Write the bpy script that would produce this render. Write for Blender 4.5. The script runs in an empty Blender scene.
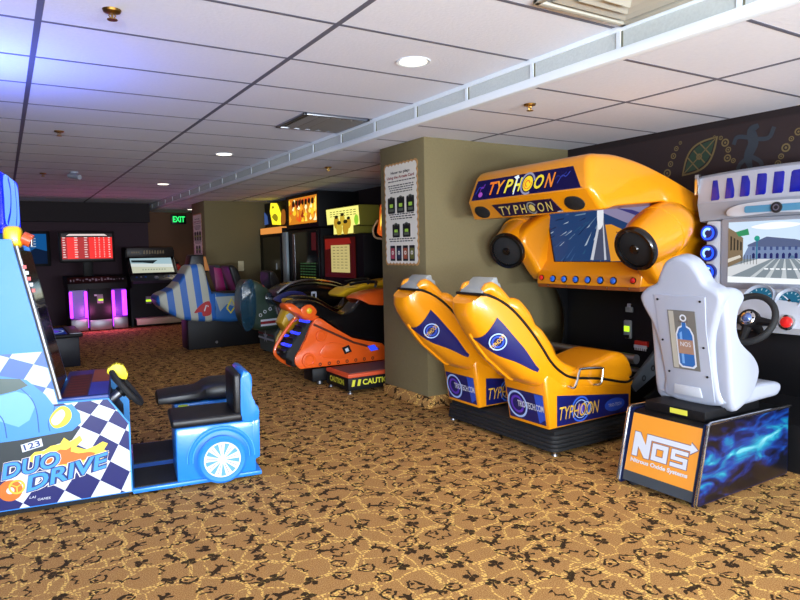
import bpy, bmesh, math, random
from mathutils import Vector, Matrix, noise
random.seed(7)
S = bpy.context.scene
COL = S.collection
PI = math.pi

# ------------------------------------------------------------------ camera
cam = bpy.data.objects.new('camera', bpy.data.cameras.new('camera'))
COL.objects.link(cam); S.camera = cam
cam.data.sensor_width = 36.0; cam.data.lens = 637.06 * 36 / 800; cam.data.clip_start = 0.02
_r = Vector((0.8485148187234537, -0.5287822131514026, -0.020297129388393044))
_u = Vector((0.057561497568088794, 0.05410182701861489, 0.9968749501873175))
_f = Vector((0.5260316306120988, 0.8470315008120728, -0.07634369802167074))
cam.matrix_world = Matrix(((_r.x, _u.x, -_f.x, 0), (_r.y, _u.y, -_f.y, 0), (_r.z, _u.z, -_f.z, 1.32), (0, 0, 0, 1)))

# ------------------------------------------------------------------ world, big lights, exposure
w = bpy.data.worlds.new('world'); S.world = w; w.use_nodes = True
w.node_tree.nodes['Background'].inputs[0].default_value = (0.62, 0.74, 1.0, 1)
w.node_tree.nodes['Background'].inputs[1].default_value = 1.0
S.view_settings.view_transform = 'Standard'; S.view_settings.look = 'None'
S.view_settings.exposure = 0.0; S.view_settings.gamma = 1.0; S.view_settings.use_curve_mapping = False

def area_light(name, loc, target, sx, sy, energy, col):
    l = bpy.data.lights.new(name, 'AREA'); l.shape = 'RECTANGLE'; l.size = sx; l.size_y = sy
    l.energy = energy; l.color = col
    o = bpy.data.objects.new(name, l); COL.objects.link(o); o.location = loc
    o.rotation_euler = (Vector(target) - Vector(loc)).to_track_quat('-Z', 'Y').to_euler()
    return o
# daylight through the two windows in the wall behind the photographer
area_light('window_daylight', (-1.2, -3.3, 1.45), (0.6, 3.0, 0.7), 2.6, 1.5, 95, (0.93, 0.96, 1.0))
area_light('window_daylight', (2.4, -3.3, 1.45), (2.6, 3.0, 0.7), 2.6, 1.5, 120, (0.93, 0.96, 1.0))
# added fill lamps by the windows, tilted up to brighten the ceiling
area_light('window_bounce', (-1.2, -3.25, 0.8), (0.4, 1.5, 2.4), 2.6, 0.5, 500, (0.78, 0.89, 1.0))
area_light('window_bounce', (2.4, -3.25, 0.8), (2.0, 1.5, 2.4), 2.6, 0.5, 270, (0.78, 0.89, 1.0))

# ------------------------------------------------------------------ materials
def lin(h):
    c = [int(h[i:i + 2], 16) / 255 for i in (0, 2, 4)]
    return tuple(((x / 12.92) if x <= 0.04045 else ((x + 0.055) / 1.055) ** 2.4) for x in c) + (1,)
MATS = {}
def mat(name, h, rough=0.5, metal=0.0, emit=0.0, coat=0.0, grain=0.0, gs=80.0, vary=0.0, alpha=1.0, spec=0.5):
    if name in MATS: return MATS[name]
    m = bpy.data.materials.new(name); m.use_nodes = True; nt = m.node_tree
    b = nt.nodes['Principled BSDF']; c = lin(h)
    b.inputs['Base Color'].default_value = c
    b.inputs['Roughness'].default_value = rough; b.inputs['Metallic'].default_value = metal
    b.inputs['Coat Weight'].default_value = coat; b.inputs['Coat Roughness'].default_value = 0.08
    b.inputs['Specular IOR Level'].default_value = spec
    tc = nt.nodes.new('ShaderNodeTexCoord'); n = nt.nodes.new('ShaderNodeTexNoise')
    n.inputs['Scale'].default_value = gs; n.inputs['Detail'].default_value = 4
    nt.links.new(tc.outputs['Object'], n.inputs['Vector'])
    mr = nt.nodes.new('ShaderNodeMapRange')
    dr = 0.015 if coat > 0 else 0.05
    mr.inputs['To Min'].default_value = max(0.02, rough - dr); mr.inputs['To Max'].default_value = min(1, rough + dr)
    nt.links.new(n.outputs['Fac'], mr.inputs['Value']); nt.links.new(mr.outputs[0], b.inputs['Roughness'])
    if vary > 0:
        mx = nt.nodes.new('ShaderNodeMix'); mx.data_type = 'RGBA'
        mx.inputs['A'].default_value = tuple(x * (1 - vary) for x in c[:3]) + (1,)
        mx.inputs['B'].default_value = tuple(min(1, x * (1 + vary)) for x in c[:3]) + (1,)
        nt.links.new(n.outputs['Fac'], mx.inputs['Factor']); nt.links.new(mx.outputs['Result'], b.inputs['Base Color'])
    if grain > 0:
        bp = nt.nodes.new('ShaderNodeBump'); bp.inputs['Strength'].default_value = grain; bp.inputs['Distance'].default_value = 0.004
        nt.links.new(n.outputs['Fac'], bp.inputs['Height']); nt.links.new(bp.outputs[0], b.inputs['Normal'])
    if emit > 0:
        b.inputs['Specular IOR Level'].default_value = 0.15
        b.inputs['Emission Color'].default_value = c; b.inputs['Emission Strength'].default_value = emit
        b.inputs['Base Color'].default_value = tuple(x * 0.1 for x in c[:3]) + (1,)
        for l in list(b.inputs['Base Color'].links): nt.links.remove(l)
    if alpha < 1: b.inputs['Alpha'].default_value = alpha
    MATS[name] = m; return m

def carpet_mat():
    m = bpy.data.materials.new('carpet'); m.use_nodes = True; nt = m.node_tree; N = nt.nodes; L = nt.links
    b = N['Principled BSDF']; b.inputs['Roughness'].default_value = 0.95; b.inputs['Specular IOR Level'].default_value = 0.1
    tc = N.new('ShaderNodeTexCoord')
    def noise_(scale, detail=2, vec=None, rough=0.5):
        n = N.new('ShaderNodeTexNoise'); n.inputs['Scale'].default_value = scale; n.inputs['Detail'].default_value = detail
        n.inputs['Roughness'].default_value = rough
        L.new(vec or tc.outputs['Object'], n.inputs['Vector']); return n
    def math_(op, a, b_=None, c=None):
        n = N.new('ShaderNodeMath'); n.operation = op
        for i, x in enumerate((a, b_, c)):
            if x is None: continue
            if isinstance(x, (int, float)): n.inputs[i].default_value = x
            else: L.new(x, n.inputs[i])
        return n.outputs[0]
    def vmath(op, a, b_=None, sc=None):
        n = N.new('ShaderNodeVectorMath'); n.operation = op
        L.new(a, n.inputs[0])
        if b_ is not None:
            if isinstance(b_, tuple): n.inputs[1].default_value = b_
            else: L.new(b_, n.inputs[1])
        if sc is not None: n.inputs['Scale'].default_value = sc
        return n.outputs['Vector'] if op not in ('LENGTH', 'DISTANCE') else n.outputs['Value']
    def vor(scale, feat, vec, rnd=1.0):
        v = N.new('ShaderNodeTexVoronoi'); v.feature = feat; v.inputs['Scale'].default_value = scale
        v.inputs['Randomness'].default_value = rnd; v.voronoi_dimensions = '2D'; L.new(vec, v.inputs['Vector']); return v
    def mix(fac, a, c):
        n = N.new('ShaderNodeMix'); n.data_type = 'RGBA'
        L.new(fac, n.inputs['Factor'])
        for x, k in ((a, 'A'), (c, 'B')):
            if isinstance(x, tuple): n.inputs[k].default_value = x
            else: L.new(x, n.inputs[k])
        return n.outputs['Result']
    sp = N.new('ShaderNodeSeparateXYZ'); L.new(tc.outputs['Object'], sp.inputs[0])
    cb = N.new('ShaderNodeCombineXYZ'); L.new(math_('ADD', sp.outputs[0], math_('MULTIPLY', sp.outputs[2], 0.8)), cb.inputs[0]); L.new(math_('ADD', sp.outputs[1], math_('MULTIPLY', sp.outputs[2], 0.8)), cb.inputs[1])
    P = cb.outputs[0]
    # woven ground: browns and tan
    g1 = noise_(210, 2, P).outputs['Fac']; g2 = noise_(30, 2, P).outputs['Fac']
    k1 = N.new('ShaderNodeMapRange'); k1.inputs['From Min'].default_value = 0.3; k1.inputs['From Max'].default_value = 0.7; L.new(g1, k1.inputs['Value'])
    base = mix(k1.outputs[0], lin('80552c'), lin('cda062'))
    base = mix(math_('MULTIPLY', g2, 0.30), base, lin('8a5a34'))
    # scalloped net of gold stitches
    wob = vmath('SCALE', vmath('SUBTRACT', noise_(6, 1, P).outputs['Color'], (0.5, 0.5, 0.5)), sc=0.12)
    PW = vmath('ADD', P, wob)
    edge = vor(CARPET_CELL, 'DISTANCE_TO_EDGE', PW, 0.8).outputs['Distance']
    edge2 = vor(CARPET_CELL * 1.25, 'DISTANCE_TO_EDGE', vmath('ADD', PW, (3.37, 1.71, 0.0)), 0.9).outputs['Distance']
    net = math_('MAXIMUM', math_('LESS_THAN', edge, 0.042), math_('LESS_THAN', edge2, 0.030))
    dm = math_('LESS_THAN', vor(66, 'F1', P, 0.5).outputs['Distance'], 0.40)
    gold = math_('MULTIPLY', net, dm)
    # black rock-art figures, one in each small cell, each turned its own way
    shake = vmath('SCALE', vmath('SUBTRACT', noise_(42, 1, P).outputs['Color'], (0.5, 0.5, 0.5)), sc=0.030)
    PS = vmath('ADD', P, shake)
    cv = vor(9.3, 'F1', PS, 0.72)
    dl = vmath('SUBTRACT', PS, cv.outputs['Position'])
    s3 = N.new('ShaderNodeSeparateXYZ'); L.new(dl, s3.inputs[0])
    sc3 = N.new('ShaderNodeSeparateColor'); L.new(cv.outputs['Color'], sc3.inputs[0])
    ang = math_('MULTIPLY', sc3.outputs[0], 6.283); ca = math_('COSINE', ang); sa = math_('SINE', ang)
    X = math_('ADD', math_('MULTIPLY', s3.outputs[0], ca), math_('MULTIPLY', s3.outputs[1], sa))
    Y_ = math_('SUBTRACT', math_('MULTIPLY', s3.outputs[1], ca), math_('MULTIPLY', s3.outputs[0], sa))
    aX = math_('ABSOLUTE', X); aY = math_('ABSOLUTE', Y_)
    def ln(a, c): return math_('SQRT', math_('ADD', math_('MULTIPLY', a, a), math_('MULTIPLY', c, c)))
    def lt(a, v): return math_('LESS_THAN', a, v)
    def gt(a, v): return math_('GREATER_THAN', a, v)
    AND = lambda a, c: math_('MULTIPLY', a, c); OR = lambda a, c: math_('MAXIMUM', a, c)
    sub = lambda a, v: math_('SUBTRACT', a, v)
    # hooked arc over a bar
    ga = OR(AND(lt(math_('ABSOLUTE', sub(ln(X, math_('ADD', Y_, 0.006)), 0.034)), 0.0058), gt(Y_, -0.010)), AND(lt(math_('ABSOLUTE', math_('ADD', Y_, 0.022)), 0.0060), lt(aX, 0.030)))
    ga = OR(ga, lt(ln(sub(X, 0.012), Y_), 0.009))
    # lizard: long body, four bent legs
    gb = OR(lt(ln(math_('MULTIPLY', X, 0.26), Y_), 0.0115), AND(lt(math_('ABSOLUTE', sub(sub(aX, 0.020), math_('MULTIPLY', aY, 0.45))), 0.0055), lt(aY, 0.033)))
    gb = OR(gb, lt(ln(sub(X, 0.046), Y_), 0.0125))
    # tufted plant
    gc = OR(OR(lt(ln(sub(aX, 0.020), sub(Y_, 0.004)), 0.0145), lt(ln(X, sub(Y_, 0.026)), 0.0155)), AND(lt(aX, 0.0050), AND(lt(Y_, 0.02), gt(Y_, -0.046))))
    # zigzag stroke
    gd = AND(lt(math_('ABSOLUTE', sub(Y_, math_('MULTIPLY', math_('PINGPONG', math_('ADD', X, 0.05), 0.022), 0.9))), 0.0065), lt(aX, 0.048))
    pick = sc3.outputs[1]
    fig = OR(OR(AND(ga, lt(pick, 0.28)), AND(gb, AND(gt(pick, 0.28), lt(pick, 0.56)))), OR(AND(gc, AND(gt(pick, 0.56), lt(pick, 0.80))), AND(gd, gt(pick, 0.80))))
    col = mix(math_('MULTIPLY', gold, 0.85), base, lin('efc56a'))
    col = mix(math_('MULTIPLY', fig, 0.92), col, lin('17110e'))
    L.new(col, b.inputs['Base Color'])
    bp = N.new('ShaderNodeBump'); bp.inputs['Strength'].default_value = 0.5; bp.inputs['Distance'].default_value = 0.004
    L.new(noise_(260, 2).outputs['Fac'], bp.inputs['Height']); L.new(bp.outputs[0], b.inputs['Normal'])
    return m
CARPET_CELL = 5.0
CARPET = carpet_mat()

TILE = mat('ceiling_tile', 'ecf0fa', 0.9, grain=0.35, gs=55, vary=0.05, spec=0.2)
TBAR = mat('ceiling_bar', '676a7a', 0.55)  # dark grey stands in for the shade in the tile reveals
WHITE_TRIM = mat('white_trim', 'eaf3fa', 0.45)
TAUPE = mat('taupe_plaster', '776c4e', 0.85, grain=0.5, gs=60, vary=0.12, spec=0.2)
MAROON = mat('maroon_wall', '281a1c', 0.8, grain=0.2, gs=40, vary=0.15)
BROWNW = mat('brown_wall', '6b4a34', 0.8, grain=0.2, gs=40, vary=0.12)
DARKBAND = mat('dark_band', '2a2226', 0.8, vary=0.2, gs=12)
BLACK = mat('black_laminate', '0a0a0d', 0.5, vary=0.2, spec=0.3)
GLOSSB = mat('gloss_black', '0b0b0d', 0.22, coat=0.5)
RUBBER = mat('black_rubber', '17181a', 0.75, grain=0.3, gs=120)
VINYL = mat('black_vinyl', '151416', 0.4, grain=0.25, gs=160)
CHROME = mat('chrome', 'd8dade', 0.18, metal=1.0)
STEEL = mat('brushed_steel', '9a9ca2', 0.4, metal=1.0)
YEL = mat('amber_gelcoat', 'e8930c', 0.28, coat=0.6)
GREYP = mat('grey_plastic', '8b9092', 0.55, vary=0.06)
NAVY = mat('navy_print', '14195e', 0.35)
BLUEP = mat('blue_print', '2a4fc0', 0.35)
SKYP = mat('sky_print', '5f9be6', 0.35)
WHITEP = mat('white_print', 'ccd2dd', 0.4)
GOLDP = mat('gold_print', 'e9b93a', 0.4)
ORNG = mat('orange_print', 'f0841e', 0.4)
REDP = mat('red_print', 'c22418', 0.4)
BLACKP = mat('black_print', '0c0c10', 0.4)
WHITEPL = mat('white_plastic', 'a4aaba', 0.38, coat=0.3)
DUOBLUE = mat('duo_blue', '1f7fe0', 0.35, coat=0.3)

# ------------------------------------------------------------------ mesh tools
def catmull(pts, n=6, closed=False):
    out = []; k = len(pts); P = [Vector(p) for p in pts]
    rng = range(k) if closed else range(k - 1)
    for i in rng:
        p1 = P[i]; p2 = P[(i + 1) % k]
        p0 = P[(i - 1) % k] if (closed or i > 0) else p1 * 2 - p2
        p3 = P[(i + 2) % k] if (closed or i < k - 2) else p2 * 2 - p1
        for j in range(n):
            t = j / n
            out.append(0.5 * ((2 * p1) + (p2 - p0) * t + (2 * p0 - 5 * p1 + 4 * p2 - p3) * t * t + (3 * p1 - p0 - 3 * p2 + p3) * t ** 3))
    if not closed: out.append(P[-1])
    return out
def c2(pts, n=5, closed=True): return [tuple(p) for p in catmull(pts, n, closed)]
def circ(cx, cy, rx, ry=None, n=24, a0=0, a1=2 * PI):
    ry = rx if ry is None else ry
    return [(cx + rx * math.cos(a0 + (a1 - a0) * i / n), cy + ry * math.sin(a0 + (a1 - a0) * i / n)) for i in range(n + (0 if abs(a1 - a0 - 2 * PI) < 1e-6 else 1))]
def rrect(x0, x1, y0, y1, r, n=4):
    p = []
    for cx, cy, a in ((x1 - r, y1 - r, 0), (x0 + r, y1 - r, PI / 2), (x0 + r, y0 + r, PI), (x1 - r, y0 + r, 1.5 * PI)):
        for i in range(n + 1): p.append((cx + r * math.cos(a + PI / 2 * i / n), cy + r * math.sin(a + PI / 2 * i / n)))
    return p
class Frame:
    def __init__(s, o, u, v):
        s.o = Vector(o); s.u = Vector(u).normalized(); s.v = Vector(v)
        s.v = (s.v - s.u * s.v.dot(s.u)).normalized(); s.n = s.u.cross(s.v)
    def p(s, x, y, z=0): return s.o + s.u * x + s.v * y + s.n * z
_text = {}
def text_geo(body, shear=0.0, bold=0.0):
    k = (body, shear, bold)
    if k not in _text:
        cu = bpy.data.curves.new('t', 'FONT'); cu.body = body; cu.size = 1; cu.shear = shear; cu.offset = bold; cu.resolution_u = 3
        o = bpy.data.objects.new('t', cu); COL.objects.link(o)
        bpy.context.view_layer.update()
        me = bpy.data.meshes.new_from_object(o.evaluated_get(bpy.context.evaluated_depsgraph_get()))
        vs = [(v.co.x, v.co.y) for v in me.vertices]; fs = [tuple(p.vertices) for p in me.polygons]
        bpy.data.objects.remove(o); bpy.data.curves.remove(cu); bpy.data.meshes.remove(me)
        xs = [v[0] for v in vs]; ys = [v[1] for v in vs]
        _text[k] = (vs, fs, min(xs), max(xs), min(ys), max(ys))
    return _text[k]
class MB:
    """collects geometry for ONE mesh object"""
    def __init__(s, A=None): s.v = []; s.f = []; s.mi = []; s.sm = []; s.mats = []; s.A = A
    def m(s, mt):
        if mt not in s.mats: s.mats.append(mt)
        return s.mats.index(mt)
    def add(s, vs, fs, mt, smooth=False):
        b = len(s.v); i = s.m(mt)
        s.v += [Vector(v) if s.A is None else s.A @ Vector(v) for v in vs]
        for f in fs: s.f.append([b + k for k in f]); s.mi.append(i); s.sm.append(smooth)
        return s
    def from_bm(s, bm, mt, smooth=False):
        bm.verts.index_update()
        s.add([v.co.copy() for v in bm.verts], [[v.index for v in f.verts] for f in bm.faces], mt, smooth); bm.free(); return s
    def box(s, x0, x1, y0, y1, z0, z1, mt, bev=0.0, seg=2):
        bm = bmesh.new(); bmesh.ops.create_cube(bm, size=1)
        for v in bm.verts: v.co = Vector(((x0 + x1) / 2 + v.co.x * (x1 - x0), (y0 + y1) / 2 + v.co.y * (y1 - y0), (z0 + z1) / 2 + v.co.z * (z1 - z0)))
        if bev > 0: bmesh.ops.bevel(bm, geom=list(bm.edges), offset=bev, segments=seg, affect='EDGES', profile=0.5)
        return s.from_bm(bm, mt, bev > 0)
    def prism(s, poly, frame, d0, d1, mt, bev=0.0, seg=2, smooth=None):
        """polygon in a frame, extruded along its normal from d0 to d1"""
        bm = bmesh.new(); n = len(poly)
        a = [bm.verts.new(frame.p(x, y, d0)) for x, y in poly]; c = [bm.verts.new(frame.p(x, y, d1)) for x, y in poly]
        bm.faces.new(a[::-1]); bm.faces.new(c)
        for i in range(n): bm.faces.new((a[i], a[(i + 1) % n], c[(i + 1) % n], c[i]))
        if bev > 0:
            bm.edges.ensure_lookup_table()
            rim = [e for f in bm.faces if len(f.verts) == n and n != 4 for e in f.edges] if n != 4 else list(bm.edges)
            bmesh.ops.bevel(bm, geom=list(set(rim)), offset=bev, segments=seg, affect='EDGES', profile=0.5, clamp_overlap=True)
        bmesh.ops.recalc_face_normals(bm, faces=bm.faces)
        return s.from_bm(bm, mt, (bev > 0) if smooth is None else smooth)
    def loft(s, secs, mt, caps=True, closed=True, smooth=True):
        n = len(secs[0]); vs = [Vector(p) for q in secs for p in q]; fs = []
        for i in range(len(secs) - 1):
            for j in range(n if closed else n - 1):
                k = (j + 1) % n; fs.append((i * n + j, i * n + k, (i + 1) * n + k, (i + 1) * n + j))
        if caps: fs.append(tuple(range(n))[::-1]); fs.append(tuple((len(secs) - 1) * n + j for j in range(n)))
        return s.add(vs, fs, mt, smooth)
    def tube(s, pts, r, mt, n=8, closed=False):
        P = [Vector(p) for p in pts]; secs = []; k = len(P)
        up = None
        for i in range(k):
            t = ((P[(i + 1) % k] if (closed or i < k - 1) else P[i]) - (P[i - 1] if (closed or i > 0) else P[i])).normalized()
            if up is None: up = Vector((0, 0, 1)) if abs(t.z) < 0.9 else Vector((1, 0, 0))
            a = t.cross(up).normalized(); c = a.cross(t); up = c
            rr = r[i] if isinstance(r, (list, tuple)) else r
            secs.append([P[i] + (a * math.cos(2 * PI * j / n) + c * math.sin(2 * PI * j / n)) * rr for j in range(n)])
        if closed: secs.append(secs[0])
        return s.loft(secs, mt, caps=not closed)
    def lathe(s, prof, o, axis, mt, n=28, caps=True, smooth=True):
        ax = Vector(axis).normalized(); a = ax.orthogonal().normalized(); c = ax.cross(a); o = Vector(o)
        return s.loft([[o + ax * h + (a * math.cos(2 * PI * j / n) + c * math.sin(2 * PI * j / n)) * max(r, 1e-4) for j in range(n)] for r, h in prof], mt, caps=caps, smooth=smooth)
    def cyl(s, p0, p1, r, mt, n=20, r1=None):
        p0 = Vector(p0); p1 = Vector(p1)
        return s.lathe([(r, 0), (r if r1 is None else r1, (p1 - p0).length)], p0, p1 - p0, mt, n, smooth=n > 12)
    def ball(s, c, rx, ry, rz, mt, n=16):
        c = Vector(c); secs = []
        for i in range(1, n):
            a = PI * i / n
            secs.append([c + Vector((rx * math.sin(a) * math.cos(2 * PI * j / n), ry * math.sin(a) * math.sin(2 * PI * j / n), -rz * math.cos(a))) for j in range(n)])
        return s.loft(secs, mt)
    def pillow(s, prof, y0, y1, r, mt, n=4, tilt=0.0, zref=0.0, sq=1.0):
        """closed x-z profile swept along y with rounded ends; tilt leans the two ends inwards with height"""
        cx = (min(p[0] for p in prof) + max(p[0] for p in prof)) / 2; cz = (min(p[1] for p in prof) + max(p[1] for p in prof)) / 2
        hx = (max(p[0] for p in prof) - min(p[0] for p in prof)) / 2; hz = (max(p[1] for p in prof) - min(p[1] for p in prof)) / 2
        ym = (y0 + y1) / 2; secs = []
        st = [(y0 + r * (1 - math.cos(PI / 2 * i / n)), r * (1 - math.sin(PI / 2 * i / n))) for i in range(n + 1)]
        st += [(y1 - (y - y0), i) for y, i in st[::-1]]
        for y, i in st:
            kx = max(0.05, 1 - i / hx); kz = max(0.05, 1 - i / hz); sec = []
            for x, z in prof:
                X = cx + (x - cx) * kx; Z = cz + (z - cz) * kz
                t_ = tilt * (Z - zref); sec.append((X, y + (t_ if y < ym else -t_) , Z))
            secs.append(sec)
        return s.loft(secs, mt)
    def puff(s, prof, fr, d0, d1, r, mt, n=4):
        """outline in a frame, thickened along its normal with rounded rims"""
        k = len(prof); P = [Vector(p) for p in prof]; area = sum(P[i].x * P[(i + 1) % k].y - P[(i + 1) % k].x * P[i].y for i in range(k)); sg = 1 if area > 0 else -1
        nn = []
        for i in range(k):
            t_ = (P[(i + 2) % k] - P[i - 2]).normalized(); nn.append(Vector((-t_.y, t_.x)) * sg)
        st = [(d0 + r * (1 - math.cos(PI / 2 * i / n)), r * (1 - math.sin(PI / 2 * i / n))) for i in range(n + 1)]
        st += [(d1 - (d - d0), q) for d, q in st[::-1]]
        return s.loft([[fr.p(p.x + m_.x * q, p.y + m_.y * q, d) for p, m_ in zip(P, nn)] for d, q in st], mt)
    def poly(s, fr, pts, mt, lift=0.001):
        return s.add([fr.p(x, y, lift) for x, y in pts], [tuple(range(len(pts)))], mt)
    def ring(s, fr, cx, cy, r0, r1, mt, lift=0.001, a0=0, a1=2 * PI, n=28, sy=1.0):
        vs = []
        for i in range(n + 1):
            a = a0 + (a1 - a0) * i / n
            for r in (r0, r1): vs.append(fr.p(cx + r * math.cos(a), cy + sy * r * math.sin(a), lift))
        return s.add(vs, [(2 * i, 2 * i + 1, 2 * i + 3, 2 * i + 2) for i in range(n)], mt)
    def stroke(s, fr, pts, wd, mt, lift=0.001):
        P = [Vector((x, y)) for x, y in pts]; vs = []
        for i, p in enumerate(P):
            t = (P[min(i + 1, len(P) - 1)] - P[max(i - 1, 0)]).normalized(); nn = Vector((-t.y, t.x))
            wv = wd[i] if isinstance(wd, (list, tuple)) else wd
            for q in (p - nn * wv / 2, p + nn * wv / 2): vs.append(fr.p(q.x, q.y, lift))
        return s.add(vs, [(2 * i, 2 * i + 2, 2 * i + 3, 2 * i + 1) for i in range(len(P) - 1)], mt)
    def text(s, fr, body, cx, cy, wd, ht, mt, lift=0.001, shear=0.0, bold=0.0, rot=0.0):
        """lettering fitted to a width and height about a centre"""
        vs, fs, x0, x1, y0, y1 = text_geo(body, shear, bold)
        sx = wd / (x1 - x0); sy = ht / (y1 - y0); c, n = math.cos(rot), math.sin(rot); o = []
        for x, y in vs:
            X = (x - (x0 + x1) / 2) * sx; Y = (y - (y0 + y1) / 2) * sy
            o.append(fr.p(cx + X * c - Y * n, cy + X * n + Y * c, lift))
        return s.add(o, fs, mt)
    def build(s, name, parent=None, local=False, kind=None, label=None):
        me = bpy.data.meshes.new(name)
        inv = Matrix.Identity(4)
        root = parent
        if parent is not None and not local:
            while root.parent is not None: root = root.parent
            inv = (Matrix.Translation(root.location) @ root.rotation_euler.to_matrix().to_4x4()).inverted()
        me.from_pydata([inv @ v for v in s.v], [], s.f)
        for mt in s.mats: me.materials.append(mt)
        me.polygons.foreach_set('material_index', s.mi); me.polygons.foreach_set('use_smooth', s.sm)
        me.update()
        if any(s.sm): me.set_sharp_from_angle(angle=math.radians(42))
        o = bpy.data.objects.new(name, me); COL.objects.link(o)
        if parent is not None: o.parent = parent
        if kind: o['kind'] = kind
        if label: o['label'] = label
        return o
def thing(name, label, cat, loc=(0, 0, 0), rz=0.0, group=None):
    o = bpy.data.objects.new(name, None); COL.objects.link(o); o.location = loc; o.rotation_euler = (0, 0, rz)
    o.empty_display_size = 0.05
    o['label'] = label; o['category'] = cat
    if group: o['group'] = group
    return o
def dup(root, loc, label=None, rz=None, group=None):
    r = root.copy(); COL.objects.link(r); r.location = loc
    if rz is not None: r.rotation_euler = (0, 0, rz)
    if label: r['label'] = label
    if group: r['group'] = group
    def rec(src, dst):
        for ch in list(src.children):
            c = ch.copy(); COL.objects.link(c); c.parent = dst; rec(ch, c)
    rec(root, r); return r
def XZ(y, sgn=-1):   # frame on a plane of constant y, x to the right, z up, normal towards the viewer (-y)
    return Frame((0, y, 0), (1, 0, 0), (0, 0, 1)) if sgn < 0 else Frame((0, y, 0), (-1, 0, 0), (0, 0, 1))
def YZ(x):           # plane of constant x seen from -x: local x runs to -y, normal -x
    return Frame((x, 0, 0), (0, -1, 0), (0, 0, 1))
XY = Frame((0, 0, 0), (1, 0, 0), (0, 1, 0))

# ================================================================== the room
BACK = 14.2; LEFTX = -3.5; RX = 4.61; BEAM = 2.64; ZL = 2.40; ZR = 2.245; FRONT = -3.4
b = MB(); b.box(LEFTX, RX, FRONT, BACK, -0.05, 0, CARPET); b.build('floor', kind='structure')
def tiles(x0, x1, y0, y1, z, xs, ys):
    b = MB(); b.box(x0, x1, y0, y1, z, z + 0.04, TILE)
    for x in xs: b.box(x - 0.014, x + 0.014, y0, y1, z - 0.002, z + 0.002, TBAR)
    for y in ys: b.box(x0, x1, y - 0.011, y + 0.011, z - 0.0015, z + 0.002, TBAR)
    return b
tiles(LEFTX, BEAM, FRONT, BACK, ZL, [-2.23, -1.02, 0.2, 1.415], [3.395 + 0.606 * k for k in range(-11, 18)]).build('ceiling', kind='structure')
tiles(BEAM, RX, FRONT, BACK, ZR, [3.455], [2.15 + 0.617 * k for k in range(-8, 20)]).build('ceiling_lower', kind='structure')
# step between the two ceilings: white rails with textured panels between brackets
PANEL = mat('speckled_panel', 'c9d0cf', 0.8, grain=0.6, gs=70, vary=0.12)
b = MB(); b.box(BEAM, BEAM + 0.02, FRONT, BACK, ZR, ZL, PANEL)
b.box(BEAM - 0.012, BEAM, FRONT, BACK, ZL - 0.028, ZL, WHITE_TRIM, 0.003)
b.box(BEAM - 0.022, BEAM + 0.03, FRONT, BACK, ZR - 0.004, ZR + 0.045, WHITE_TRIM, 0.004)
for k in range(-10, 19):
    y = 2.76 + 0.606 * k
    b.box(BEAM - 0.010, BEAM, y - 0.012, y + 0.012, ZR + 0.04, ZL - 0.02, WHITE_TRIM)
    b.box(BEAM - 0.004, BEAM, y - 0.022, y - 0.012, ZR + 0.045, ZL - 0.028, mat('bracket_gap', '6c6a58', 0.7))
b.build('trim_1', kind='structure')
b = MB(); b.box(RX, RX + 0.1, FRONT, BACK, 0, 2.5, MAROON); b.build('wall_right', kind='structure')
b = MB(); b.box(LEFTX - 0.1, LEFTX, FRONT, BACK, 0, 2.5, MAROON); b.build('wall_left', kind='structure')
b = MB(); b.box(LEFTX, RX, BACK, BACK + 0.1, 0, 2.5, BROWNW); b.build('wall_back', kind='structure')
b = MB(); b.box(LEFTX, 2.62, BACK - 0.06, BACK, 0, 2.02, mat('plum_wall', '43303a', 0.8, vary=0.15, gs=30))
b.box(LEFTX, 2.62, BACK - 0.3, BACK, 2.02, ZL, DARKBAND); b.build('trim_2', kind='structure')
# wall behind the photographer, with two windows
b = MB(); z0, z1 = 0.65, 2.2
b.box(LEFTX, RX, FRONT - 0.1, FRONT, 0, z0, TAUPE); b.box(LEFTX, RX, FRONT - 0.1, FRONT, z1, 2.5, TAUPE)
for x0, x1 in ((LEFTX, -2.5), (0.1, 1.1), (3.7, RX)): b.box(x0, x1, FRONT - 0.1, FRONT, z0, z1, TAUPE)
b.build('wall_front', kind='structure')
for i, (x0, x1) in enumerate(((-2.5, 0.1), (1.1, 3.7))):
    b = MB()
    for q in ((x0, x0 + 0.05, z0, z1), (x1 - 0.05, x1, z0, z1), (x0, x1, z0, z0 + 0.05), (x0, x1, z1 - 0.05, z1), ((x0 + x1) / 2 - 0.02, (x0 + x1) / 2 + 0.02, z0, z1)):
        b.box(q[0], q[1], FRONT - 0.08, FRONT - 0.02, q[2], q[3], WHITE_TRIM)
    b.build('window_%d' % (i + 1), kind='structure')

# pillars, each with a carpet skirting
def pillar(name, x0, x1, y0, y1):
    b = MB(); b.box(x0, x1, y0, y1, 0, ZR, TAUPE, 0.006)
    o = b.build(name, kind='structure')
    k = MB(); k.box(x0 - 0.012, x1, y0 - 0.012, y1 + 0.012, 0, 0.10, CARPET, 0.004); k.build('baseboard_' + name.split('_')[1], kind='structure')
pillar('wall_pillar', 2.96, RX, 4.35, 5.06)
pillar('wall_alcove', 2.96, RX, 11.02, 11.85)

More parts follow.
